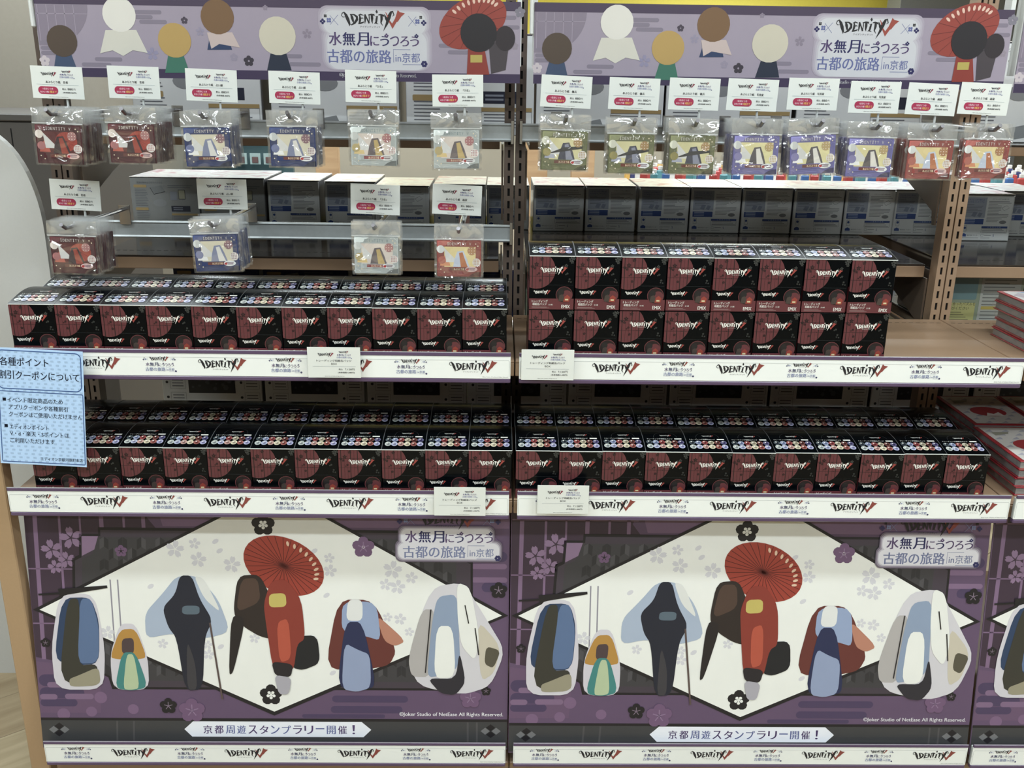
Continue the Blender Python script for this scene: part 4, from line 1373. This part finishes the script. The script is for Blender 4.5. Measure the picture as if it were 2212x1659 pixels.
# cards clipped to the rails
for x, y, z, nm in ((-0.312, -0.364, 0.9095, 'the upper left shelf rail'), (0.0565, -0.364, 0.909, 'the upper right shelf rail'),
                    (-0.0945, -0.401, 0.6665, 'the middle left shelf rail'), (0.088, -0.401, 0.6715, 'the middle right shelf rail')):
    t = empty('price_card', (x, y, z))
    obj('card_sheet', TAGM, t); obj('card_lettering', TPR[None], t)
    m = MB(); m.cham(-0.012, 0.012, 0.0006, 0.006, -0.024, 0.02, mat('holder_plastic', C(205, 210, 210), 0.3), 0.0004); m.build('holder', t)
    tag(t, 'white price card for the badge boxes clipped to ' + nm, 'price card', 'price cards on the shelf rails')

# ------------------------------------------------------------------ blue notice
t = empty('paper_notice', (-0.8165, -0.3810, 0.8275), (-0.10, math.radians(2.6), 0))
paper = mat('pale_blue_paper', C(176, 204, 236), 0.45, noise=(8, 0.03))
W, H = 0.1485, 0.2055
m = MB(); m.cham(-W / 2, W / 2, -0.0003, 0.0003, -H / 2, H / 2, paper, 0.0001); m.build('notice_sheet', t)
a = Art(front(-W / 2, -H / 2, 1, -0.0003, 0.0001))
ik = W / 188
def nt_(x, y):
    return (x * ik, H - y * (H / 241))


scale_c = ink(160, 192, 228)
for j in range(30):
    for i in range(24):
        x, y = 4 + i * 7.6 + (3.8 if j % 2 else 0), 6 + j * 7.8
        if x < 180 and y < 234 and (i + j) % 2:
            a.poly([nt_(x, y), nt_(x + 6.5, y), nt_(x + 6.5, y + 3.6), nt_(x, y + 3.6)], scale_c, 0.3)
dkb = ink(52, 92, 156); bk = ink(24, 32, 60)
p0, p1 = nt_(3, 84), nt_(184, 4)
a.frame(p0[0], p0[1], p1[0], p1[1], 0.010, 0.0016, dkb, 1)
p0, p1 = nt_(4, 237), nt_(186, 88)
a.frame(p0[0], p0[1], p1[0], p1[1], 0.0018, 0.0014, dkb, 1, 1)
def nl(s_, x, y, w, h, bold=0.006):
    p = nt_(x, y)
    a.text(s_, p[0], p[1], h * ik, bk, 1.5, w=w * ik, al='l', bold=bold)


nl('各種ポイント', 10, 36, 104, 19, 0.01)
nl('割引クーポンについて', 7, 63, 172, 19, 0.01)
nl('■', 12, 109, 7, 7)
nl('イベント限定商品のため', 22, 111, 119, 11)
nl('アプリクーポンや各種割引', 24, 126, 127, 11)
nl('クーポンはご使用いただけません', 24, 141, 158, 11)
nl('■', 13, 164, 7, 7)
nl('エディオンポイント', 24, 167, 84, 11)
nl('V・d・楽天・Sポイントは', 24, 181, 128, 11)
nl('ご利用いただけます', 24, 196, 96, 11)
nl('エディオン京都河原町本店', 88, 231, 92, 8)
a.build('notice_lettering', t, fix=False)
tag(t, 'pale blue paper notice with dark lettering taped over the left end of the upper rail', 'notice')

# ------------------------------------------------------------------ puzzle boxes on the rear shelves
gfc = mat('grey_box_back', C(214, 217, 217), 0.35, noise=(20, 0.03), coat=0.4)
gfd = mat('grey_box_side', C(84, 84, 88), 0.35, noise=(20, 0.05), coat=0.4)
dli = ink(110, 114, 122); dbl = ink(40, 76, 150); mbl = ink(160, 168, 184); gold = ink(176, 148, 90)


def art_top(name, cols):
    m_ = bpy.data.materials.new(name)
    m_.use_nodes = True
    nt = m_.node_tree
    b = nt.nodes['Principled BSDF']
    b.inputs['Roughness'].default_value = 0.18
    tc = nt.nodes.new('ShaderNodeTexCoord')
    ob = nt.nodes.new('ShaderNodeObjectInfo')
    ad = nt.nodes.new('ShaderNodeVectorMath')
    ad.operation = 'ADD'
    nt.links.new(tc.outputs['Object'], ad.inputs[0])
    nt.links.new(ob.outputs['Location'], ad.inputs[1])
    n = nt.nodes.new('ShaderNodeTexNoise')
    n.inputs['Scale'].default_value = 16
    n.inputs['Distortion'].default_value = 1.5
    cr = nt.nodes.new('ShaderNodeValToRGB')
    cr.color_ramp.elements[0].position = 0.3
    cr.color_ramp.elements[0].color = C(*cols[0])
    cr.color_ramp.elements[1].position = 0.7
    cr.color_ramp.elements[1].color = C(*cols[1])
    e_ = cr.color_ramp.elements.new(0.5)
    e_.color = C(*cols[2])
    nt.links.new(ad.outputs[0], n.inputs['Vector'])
    nt.links.new(n.outputs['Fac'], cr.inputs[0])
    nt.links.new(cr.outputs[0], b.inputs['Base Color'])
    return m_


topart = art_top('printed_box_top', ((214, 208, 214), (208, 168, 176), (236, 234, 230)))


def face_small(w, h):
    a = Art(front(0, 0, 1, 0, 0.0003))
    u, v = w / 100, h / 100
    a.rect(5 * u, 50 * v, 46 * u, 94 * v, mbl, 0.5)
    a.text('パネルに入れて飾れば', 8 * u, 87 * v, 3.6 * v, dbl, 1, w=33 * u, al='l')
    a.text('ステキなインテリアに！', 8 * u, 82 * v, 3.6 * v, dbl, 1, w=34 * u, al='l')
    for i, ln in enumerate((14, 32, 30, 22, 30, 20)):
        a.rect(8 * u, (78 - i * 3.3) * v, (8 + ln) * u, (78.9 - i * 3.3) * v, dli, 1)
    a.poly([(19 * u, 54 * v), (23 * u, 63 * v), (31 * u, 62 * v), (27 * u, 52 * v)], ink(128, 138, 158), 1)
    a.poly([(31 * u, 54 * v), (34 * u, 62 * v), (41 * u, 60 * v), (37 * u, 51 * v)], ink(128, 138, 158), 1)
    a.rect(5 * u, 36 * v, 45 * u, 48 * v, dbl, 1)
    for i in range(3):
        a.rect(8 * u, (38 + i * 3.4) * v, 28 * u, (39.6 + i * 3.4) * v, ink(150, 168, 204), 1.5)
    a.text('ジグソーパズルの遊び方', 72 * u, 89 * v, 3.2 * v, dli, 1, w=32 * u)
    for i in range(15):
        ln = (40, 44, 18, 26, 26, 26, 26, 22, 22, 42, 42, 40, 30, 24, 22)[i]
        a.rect(50 * u, (85 - i * 3.1) * v, (50 + ln) * u, (85.9 - i * 3.1) * v, dli, 1)
    a.line([(77 * u, 72 * v), (86 * u, 77 * v), (92 * u, 72 * v), (82 * u, 66 * v), (77 * u, 72 * v)], 0.0007, dli, 1)
    a.disc(83 * u, 41 * v, 7 * u, ink(132, 134, 138), 1, ry=4 * v, n=14)
    a.rect(43 * u, 28 * v, 94 * u, 32 * v, dbl, 1)
    a.text('ご 使 用 の 注 意', 68 * u, 28.8 * v, 2.4 * v, ink(180, 196, 222), 1.5, w=26 * u)
    a.frame(43 * u, 17 * v, 94 * u, 28 * v, 0.0006, 0.0005, dli, 1, 1)
    for i in range(3):
        a.rect(45 * u, (19 + i * 3.2) * v, (92 - i * 4) * u, (20 + i * 3.2) * v, dli, 1)
    a.frame(7 * u, 20 * v, 14 * u, 33 * v, 0.0012, 0.0005, dli, 1)
    a.disc(10.5 * u, 28 * v, 2.4 * u, dbl, 1.2, n=10)
    a.poly([(5 * u, 9 * v), (5 * u, 14 * v), (10 * u, 16.5 * v), (15 * u, 14 * v), (15 * u, 9 * v)], dbl, 1)
    a.text('株式会社 テンヨー', 17 * u, 10.5 * v, 3 * v, dli, 1, w=22 * u, al='l')
    a.frame(44 * u, 9.5 * v, 49 * u, 14.5 * v, 0.0008, 0.0005, dli, 1)
    a.text('S', 69 * u, 9.5 * v, 5 * v, dbl, 1)
    for y, x0, x1 in ((6, 5, 40), (6, 44, 62), (12, 51, 64)):
        a.rect(x0 * u, y * v, x1 * u, (y + 0.8) * v, dli, 1)
    a.frame(1.5 * u, 1.5 * v, 98.5 * u, 97 * v, 0.0006, 0.0005, ink(190, 192, 192), 0.5, 1)
    return a.mesh('back_print', fix=False)


def face_big(w, h):
    a = Art(front(0, 0, 1, 0, 0.0003))
    u, v = w / 100, h / 100
    a.text('写真が飾れるジグソーパズル', 10 * u, 90 * v, 4.5 * v, dli, 1, w=38 * u, al='l')
    for y in (82, 34):
        a.rrect(5 * u, y * v, 24 * u, (y + 6) * v, 0.0025, gold, 1)
    for i in range(12):
        y = 78 - i * 3.4 - (0 if i < 11 else 8)
        a.rect(6 * u, y * v, (22 + (i * 5) % 4) * u, (y + 1) * v, dli, 1)
    for i in range(6):
        a.rect(6 * u, (29 - i * 3.6) * v, (23 + (i * 3) % 4) * u, (30 - i * 3.6) * v, dli, 1)
    a.poly([(29 * u, 82 * v), (46 * u, 87 * v), (51 * u, 74 * v), (34 * u, 68 * v)], ink(126, 130, 132), 1)
    a.line([(29 * u, 82 * v), (34 * u, 68 * v), (51 * u, 74 * v)], 0.0012, ink(50, 52, 56), 1.4)
    a.disc(42 * u, 50 * v, 10 * u, ink(140, 143, 146), 1, ry=8 * v, n=16)
    a.poly([(35 * u, 14 * v), (50 * u, 18 * v), (54 * u, 6 * v), (38 * u, 2 * v)], ink(130, 134, 136), 1)
    a.rect(55 * u, 86 * v, 92 * u, 87.5 * v, dli, 1); a.rect(55 * u, 82 * v, 88 * u, 83.5 * v, dli, 1)
    a.rect(58 * u, 56 * v, 68 * u, 74 * v, ink(138, 144, 156), 1)
    a.frame(70 * u, 58 * v, 80 * u, 78 * v, 0.0006, 0.001, ink(50, 54, 58), 1.5, 1)
    a.rect(70.6 * u, 59 * v, 79.4 * u, 77 * v, ink(158, 156, 132), 1)
    a.rect(58 * u, 32 * v, 86 * u, 44 * v, ink(40, 44, 64), 1)
    for i in range(2):
        a.rect(61 * u, (35 + i * 4) * v, 75 * u, (37 + i * 4) * v, ink(140, 146, 160), 1.5)
    a.rect(58 * u, 24 * v, 97 * u, 28 * v, gold, 1)
    a.frame(58 * u, 8 * v, 97 * u, 24 * v, 0.0006, 0.0006, dli, 1, 1)
    for i in range(4):
        a.rect(60 * u, (11 + i * 3.2) * v, (94 - i * 3) * u, (12 + i * 3.2) * v, dli, 1)
    return a.mesh('back_print', fix=False)


FS = face_small(0.124, 0.111)
FB = face_big(0.165, 0.115)
FBB = face_big(0.27, 0.2)


def puzzle_box(x, y, z, w, d, h, fp, label, group, rz=0.0, fm=None, tm=None):
    fm = fm or gfc
    r = empty('puzzle_box', (x, y, z), (0, 0, rz))
    m = MB()
    m.cham(0, w, 0, d, 0, h * 0.985, fm, 0.0012)
    m.build('tray', r)
    m = MB(); m.cham(-0.0008, w + 0.0008, 0.003, d, h * 0.02, h, gfd, 0.001)
    m.build('lid', r)
    m = MB(); m.cham(-0.0006, w + 0.0006, 0.0, d + 0.0005, h + 0.0002, h + 0.0014, tm or topart, 0.0004)
    m.build('printed_top', r)
    if fp:
        q = obj('back_print', fp, r)
        ww = max(v.co.x for v in fp.vertices)
        q.scale.x = min(1.0, w * 0.985 / ww)
        q.scale.z = min(1.0, h * 0.98 / max(v.co.z for v in fp.vertices))
    tag(r, label, 'box', group)
    return r


GA = 'grey puzzle boxes on the rear shelf'
xs = [0.055, 0.184, 0.316, 0.444, 0.573, 0.7005, 0.828]
for i, x in enumerate(xs):
    puzzle_box(x, 0.432 + (0.004 if i % 3 == 1 else 0), 1.0205, 0.124, 0.205, 0.111, FS,
               'grey puzzle box showing its printed back, %s on the right rear shelf' % ordn(i, 7), GA)
puzzle_box(0.955, 0.44, 1.0205, 0.124, 0.2, 0.111, FS, 'grey puzzle box partly hidden behind the right slotted upright', GA, -0.0)
puzzle_box(1.087, 0.36, 1.0205, 0.124, 0.2, 0.111, FS, 'grey puzzle box just right of the right slotted upright', GA, 0.0)
puzzle_box(1.225, 0.44, 1.0205, 0.124, 0.2, 0.111, FS, 'grey puzzle box at the right edge on the rear shelf', GA, 0.0)
LB = [(-0.932, 0.165, FB, 0.119, 0.4321), (-0.764, 0.158, FB, 0.119, 0.4321), (-0.600, 0.126, FS, 0.114, 0.44), (-0.462, 0.126, FS, 0.112, 0.45), (-0.33, 0.13, FS, 0.109, 0.40), (-0.19, 0.126, FS, 0.112, 0.42), (-0.060, 0.104, FS, 0.108, 0.45)]
names_l = ['wide grey puzzle box at the left end of the left rear shelf', 'wide grey puzzle box second from left on the left rear shelf',
           'small bluish grey puzzle box below the navy packets', 'small grey puzzle box fourth from left on the left rear shelf',
           'small grey puzzle box behind the lower pale grey packets', 'small grey puzzle box behind the lower brick red packets', 'narrow grey puzzle box beside the middle upright']
for (x, w, fp, h, y), nm in zip(LB, names_l):
    puzzle_box(x, y, 1.0205, w, 0.2, h, fp, nm, GA, fm=mat('grey_box_back_shaded', C(128, 130, 130), 0.35, coat=0.3) if fp is FB else None)  # wide boxes: darker grey stands in for weaker light on them
GB = 'large puzzle boxes on the top rear shelf'
xb = [-0.79, -0.505, -0.225, 0.045, 0.315, 0.59, 0.94, 1.22]
nb = ['leftmost behind the upper packets', 'behind the navy upper packets', 'behind the pale grey upper packets', 'behind the leftmost olive packets', 'behind the olive and violet packets',
      'behind the rightmost pegs', 'right of the right upright', 'at the right edge']
for x, nm in zip(xb, nb):
    puzzle_box(x, 0.12, 1.2665, 0.265, 0.2, 0.2, FBB, 'large grey puzzle box on the top rear shelf, ' + nm, GB)
nv = mat('navy_box_back', C(44, 52, 92), 0.4, noise=(20, 0.06), coat=0.3)
GC = 'puzzle boxes on the second rear shelf'
for i, x in enumerate([-0.74, -0.545, -0.35, -0.16]):
    puzzle_box(x, 0.12, 0.8755, 0.185, 0.2, 0.105, FB, 'dark blue puzzle box, %s behind the upper left badge boxes' % ['leftmost', 'second', 'third', 'rightmost'][i], GC, fm=nv)
gr = mat('green_yellow_box_back', C(128, 140, 122), 0.4, noise=(9, 0.25), coat=0.4)


def face_green(w, h):
    a = Art(front(0, 0, 1, 0, 0.0003))
    u, v = w / 100, h / 100
    tl = ink(104, 138, 142); yl = ink(184, 182, 112); g2 = ink(170, 174, 168)
    a.rect(2 * u, 2 * v, 46 * u, 40 * v, yl, 0.5)
    a.rrect(8 * u, 46 * v, 46 * u, 95 * v, 0.004, tl, 0.5)
    a.rect(50 * u, 2 * v, 96 * u, 95 * v, g2, 0.5)
    a.text('お子様に合ったパズルを', 25 * u, 35 * v, 6 * v, ink(66, 66, 54), 1.2, w=42 * u)
    a.text('お選びください', 25 * u, 27 * v, 6 * v, ink(66, 66, 54), 1.2, w=28 * u)
    for i in range(4):
        a.rect(8 * u, (8 + i * 4.5) * v, (40 - i * 3) * u, (9.5 + i * 4.5) * v, ink(128, 126, 84), 1)
    for i in range(12):
        a.rect(53 * u, (10 + i * 6.5) * v, (92 - (i * 7) % 15) * u, (12 + i * 6.5) * v, ink(116, 120, 118), 1)
    a.rect(53 * u, 28 * v, 92 * u, 34 * v, ink(190, 170, 70), 1.3)
    return a.mesh('back_print', fix=False)


FG = face_green(0.19, 0.13)
for i, x in enumerate([0.03, 0.235, 0.44, 0.645, 0.935, 1.14, 1.345]):
    puzzle_box(x, 0.10, 0.8755, 0.19, 0.2, 0.117, FG, 'green and yellow puzzle box, %s on the second rear shelf' % ['leftmost', 'second', 'third', 'left of the right upright', 'just right of the upright', 'behind the red books', 'outermost'][i], GC, fm=gr)
FD = MB()


def face_dark(w, h):
    a = Art(front(0, 0, 1, 0, 0.0003))
    u, v = w / 100, h / 100
    a.rect(26 * u, 35 * v, 72 * u, 96 * v, ink(28, 30, 34), 0.6)
    r_ = random.Random(5)
    for i in range(60):
        a.disc((30 + r_.random() * 38) * u, (40 + r_.random() * 50) * v, (1 + r_.random() * 2) * u, ink(66, 70, 76), 1, n=6)
    for i in range(4):
        for x in (3, 76):
            a.disc((x + 2) * u, (84 - i * 18) * v, 1.4 * u, ink(40, 42, 46), 1, n=10)
            a.frame((x + 5) * u, (76 - i * 18) * v, (x + 20) * u, (90 - i * 18) * v, 0.0006, 0.0005, dli, 1, 1)
            for j in range(3):
                a.rect((x + 7) * u, (79 - i * 18 + j * 3.5) * v, (x + 18) * u, (80 - i * 18 + j * 3.5) * v, dli, 1.2)
    return a.mesh('back_print', fix=False)


FD = face_dark(0.232, 0.2)
for i, x in enumerate([-0.80, -0.565, -0.33, -0.098, 0.135, 0.37, 0.605, 0.84, 1.08]):
    puzzle_box(x, 0.15, 0.5205, 0.228, 0.2, 0.29, None, 'big grey puzzle box, %s behind the lower badge boxes' %
               ['leftmost', 'second from left', 'third from left', 'fourth from left', 'middle', 'fourth from right', 'third from right', 'second from right', 'rightmost'][i],
               'big puzzle boxes on the lowest rear shelf')
    o = obj('back_print', FD, bpy.data.objects[[q.name for q in bpy.data.objects if q.get('label', '').startswith('big grey puzzle box')][-1]], (0, 0, 0.09))

# ------------------------------------------------------------------ red books at the right
redm = mat('red_cover', C(150, 34, 46), 0.3, noise=(20, 0.04), coat=0.4)
pagem = mat('grey_page_block', C(140, 138, 137), 0.6, noise=(300, 0.04))
bt = Art(lambda u, v, L: (u, v, 0.0001 + L * 0.0002))
bt.rect(0.008, 0.006, 0.126, 0.176, ink(204, 198, 192), 1)
for i in range(7):
    for j in range(8):
        if (i + j) % 2:
            x, y = 0.009 + i * 0.0165, 0.008 + j * 0.0205
            bt.poly([(x, y), (x + 0.016, y), (x + 0.016, y + 0.013)], ink(168, 166, 178), 2)
bt.disc(0.066, 0.078, 0.036, ink(178, 40, 52), 3, ry=0.030, n=24)
bt.poly([(0.05, 0.05), (0.06, 0.07), (0.07, 0.062), (0.085, 0.074), (0.088, 0.05)], ink(226, 216, 210), 4)
bt.poly([(0.02, 0.13), (0.05, 0.14), (0.055, 0.15), (0.02, 0.148)], ink(150, 148, 130), 3)
BTOP = bt.mesh('cover_print', fix=False)
bt = Art(lambda u, v, L: (u, v, 0.0001 + L * 0.0002))
bt.rect(0.008, 0.006, 0.126, 0.176, ink(196, 192, 190), 1)
bt.poly([(0.03, 0.17), (0.12, 0.17), (0.12, 0.08)], ink(112, 152, 206), 2)
bt.line([(0.03, 0.17), (0.12, 0.08)], 0.002, ink(232, 232, 232), 3)
bt.poly([(0.01, 0.14), (0.03, 0.16), (0.05, 0.12), (0.03, 0.1)], ink(170, 160, 168), 2.5)
BTOP2 = bt.mesh('cover_print', fix=False)
BT, BWID, BDEP = 0.0172, 0.132, 0.182
m = MB(); m.cham(0.003, BWID - 0.003, 0.003, BDEP - 0.003, 0.0022, BT - 0.0022, pagem, 0.0004); PG = m.mesh('page_block')
m = MB(); m.cham(0, BWID, 0, BDEP, 0, 0.0021, redm, 0.0006); m.cham(0, BWID, 0, BDEP, BT - 0.0021, BT, redm, 0.0006); CV = m.mesh('cover')
m = MB()
rw = random.Random(9)
nw = 12
vs = []
for j in range(2):
    for i in range(nw + 1):
        vs.append((-0.002 - abs(rw.gauss(0, 0.0022)), BDEP * i / nw, 0.001 + j * (BT - 0.002)))
m.add(vs, [(i, i + 1, nw + 2 + i, nw + 1 + i) for i in range(nw)], bagm)
vs = [(BWID * i / nw, -0.001 - abs(rw.gauss(0, 0.0018)), 0.001 + j * (BT - 0.002)) for j in range(2) for i in range(nw + 1)]
m.add(vs, [(i, i + 1, nw + 2 + i, nw + 1 + i) for i in range(nw)], bagm)
WR = m.mesh('plastic_wrap', fix=False)
LAY = ['bottom', 'second from bottom', 'middle', 'second from top', 'top']
stacks = [(0.947, -0.305, ZU, 5, 'single stack on the upper right shelf', BTOP2), (0.934, -0.152, ZM, 4, 'rear left stack on the lower right shelf', BTOP), (0.922, -0.345, ZM, 4, 'front left stack on the lower right shelf', BTOP),
          (1.070, -0.150, ZM, 4, 'rear right stack on the lower right shelf', BTOP), (1.070, -0.345, ZM, 4, 'front right stack on the lower right shelf', BTOP)]
for x, y, z, n, nm, tp in stacks:
    for i in range(n):
        r = empty('book', (x + rw.uniform(-0.003, 0.003) + (0.0 if i % 2 else 0.002), y + rw.uniform(-0.002, 0.002), z + 0.0004 + i * (BT + 0.0004)), (0, 0, rw.uniform(-0.006, 0.006)))
        obj('page_block', PG, r); obj('cover', CV, r); obj('plastic_wrap', WR, r)
        if i == n - 1:
            obj('cover_print', tp, r, (0, 0, BT))
        lay = LAY[i] if n == 5 else ['bottom', 'second from bottom', 'second from top', 'top'][i]
        tag(r, 'red book, %s of the %s' % (lay, nm), 'book', 'red books stacked at the right')

# ------------------------------------------------------------------ left end: white board, post, grey cabinet
wb = mat('white_laminate', C(190, 190, 187), 0.5, noise=(300, 0.03))
pts = [(-1.7, 0.0), (-0.972, 0.0), (-0.972, 1.06)]
for i in range(0, 15):
    t = math.radians(i * 6)
    pts.append((-1.10 + 0.128 * math.cos(t) ** 0.9 if t < 1.57 else -1.10, 1.06 + 0.215 * math.sin(t)))
pts += [(-1.10, 1.277), (-1.7, 1.30)]
m = MB(); m.prism(pts, 'y', 0.045, 0.063, wb)
o = m.build('side_board')
tag(o, 'large white side board with a rounded upper corner at the left end', 'board')
r = empty('end_post', (-0.931, -0.36, 0.0))
m = MB(); m.cham(-0.019, 0.019, 0, 0.03, 0, 1.2, mat('tan_post', C(168, 140, 108), 0.5, noise=(200, 0.04)), 0.002); m.build('post_body', r)
m = MB(); m.cham(-0.024, 0.024, -0.004, 0.034, 0, 0.006, brownd, 0.001); m.build('foot_plate', r)
tag(r, 'tan upright post in front of the white board at the left edge', 'post')
gcab = mat('grey_cabinet', C(84, 80, 77), 0.5, noise=(200, 0.03))
r = empty('floor_cabinet', (-1.2, 1.0, 0))
m = MB(); m.cham(-1.2, -0.05, 0, 0.5, 0, 1.24, gcab, 0.003); m.build('cabinet_body', r)
m = MB(); m.cham(-1.21, -0.04, -0.01, 0.51, 1.241, 1.262, gcab, 0.003); m.build('cabinet_top', r)
m = MB(); m.box(-0.284, -0.281, -0.0012, 0, 0.02, 1.22, slotm); m.build('panel_joint', r)
tag(r, 'dark grey floor cabinet behind the left end of the shelving', 'cabinet')
m = MB()
pil = []
for i in range(13):
    t = math.radians(-90 + i * 7.5)
    pil.append((-1.62 + 0.16 * math.cos(t), 1.96 + 0.16 * math.sin(t)))
pil += [(-1.46, 2.6), (-3.2, 2.6), (-3.2, 1.8)]
m.prism(pil, 'z', 0.0, 2.9, mat('column_paint', C(146, 139, 127), 0.6))
structure('trim_1', m.build('trim_1'))

# ------------------------------------------------------------------ shop beyond: blue charm rack, bins of colourful goods, wooden display
ptb = mat('pale_blue_rack', C(150, 184, 192), 0.4)
r = empty('charm_rack', (-1.62, 2.5, 0))
m = MB(); m.box(-0.36, 0.62, 0.1, 0.3, 0, 0.80, mat('rack_body', C(72, 74, 80), 0.5)); m.build('rack_body', r)
m = MB(); m.cham(-0.36, 0.62, 0.15, 0.18, 0.8, 1.42, mat('rack_back', C(70, 92, 96), 0.5)); m.build('rack_back', r)
m = MB(); m.cham(-0.36, 0.62, -0.1, 0.3, 0.86, 0.9, ptb); m.build('rack_shelf', r)
m = MB(); m.cham(-0.36, 0.62, -0.06, 0.14, 1.392, 1.42, mat('rack_light', C(226, 244, 240), 0.4, emit=0.6)); m.build('light_strip', r)
tag(r, 'pale blue lit rack of small charms seen far behind the left bay', 'rack')
m = MB()
m.cham(-0.024, 0.024, 0, 0.004, 0, 0.05, mat('charm_card', C(176, 196, 196), 0.35), 0.001)
CH1 = m.mesh('backing_card')
m = MB(); m.cham(-0.014, 0.014, -0.004, -0.0005, 0.006, 0.034, ink(126, 92, 92), 0.002); CH2 = m.mesh('charm')
for j in range(5):
    for i in range(14):
        q = empty('charm_card', (-1.92 + i * 0.062 + (0.03 if j % 2 else 0), 2.5 + j * 0.028, 0.905 + j * 0.088 if j else 0.905))
        obj('backing_card', CH1, q); obj('charm', CH2, q)
        tag(q, 'small pale charm card on the lit blue rack', 'card', 'charm cards on the blue rack')
wdm = wood('display_wood', C(176, 140, 104), C(206, 172, 134), 1, 6, 0.5)
for i, (x, y) in enumerate(((-0.78, 2.3), (0.13, 2.3), (0.33, 2.25))):
    m = MB(); m.cham(-0.05, 0.05, 0, 0.05, 0, 1.35, wdm, 0.003)
    o = m.build('wooden_post'); o.location = (x, y, 0)
    tag(o, 'pale wooden display post %s' % ['behind the middle of the left bay', 'just right of the middle uprights', 'behind the left packets of the right bay'][i], 'post')
m = MB(); m.cham(-3.0, 3.6, 0, 0.5, 0, 0.80, mat('counter_white', C(206, 196, 178), 0.5), 0.004)
o = m.build('display_counter'); o.location = (0, 2.9, 0)
tag(o, 'long pale display counter across the aisle behind the shelving', 'counter')
r = empty('goods_table', (1.3, 1.35, 0))
m = MB(); m.cham(-0.9, 1.3, 0, 0.7, 0.95, 0.99, mat('table_white', C(214, 210, 202), 0.5), 0.004); m.build('table_top', r)
m = MB(); m.box(-0.88, 1.28, 0.02, 0.68, 0.0, 0.949, mat('table_skirt', C(120, 96, 76), 0.6)); m.build('table_body', r)
tag(r, 'low table of colourful small goods behind the right bay', 'table')
cc = [(206, 66, 62), (232, 176, 60), (70, 120, 190), (230, 226, 220), (224, 140, 160), (90, 160, 170), (60, 66, 120), (220, 120, 60)]
GM = []
for c in cc:
    m = MB(); m.cham(-0.013, 0.013, -0.008, 0.008, 0, 0.085, ink(*c), 0.003)
    m.cham(-0.008, 0.008, -0.005, 0.005, 0.0855, 0.1, ink(225, 222, 216), 0.002)
    GM.append(m.mesh('small_goods'))
for j in range(4):
    for i in range(50):
        ci = (i * 5 + j * 3 + i // 3) % 8
        o = obj('goods_tube', GM[ci], None, (0.47 + i * 0.040 + rnd.uniform(-0.004, 0.004), 1.42 + j * 0.13, 0.991))
        tag(o, 'small %s tube with a pale cap on the table behind the right bay' % ['red', 'yellow', 'blue', 'white', 'pink', 'teal', 'navy', 'orange'][ci], 'tube', 'colourful tubes on the rear table')
# fixtures glimpsed over the right banner
r = empty('wall_fixture', (5.2, 9.6, 0))
m = MB(); m.cham(-0.7, 0.9, 0, 0.4, 0.0, 2.5, mat('fixture_grey', C(120, 122, 124), 0.4)); m.build('fixture_body', r)
m = MB(); m.cham(-0.3, 0.4, -0.02, -0.001, 1.2, 2.2, mat('fixture_panel', C(56, 62, 60), 0.4)); m.build('fixture_panel', r)
tag(r, 'grey wall fixture far away above the right banner', 'fixture')
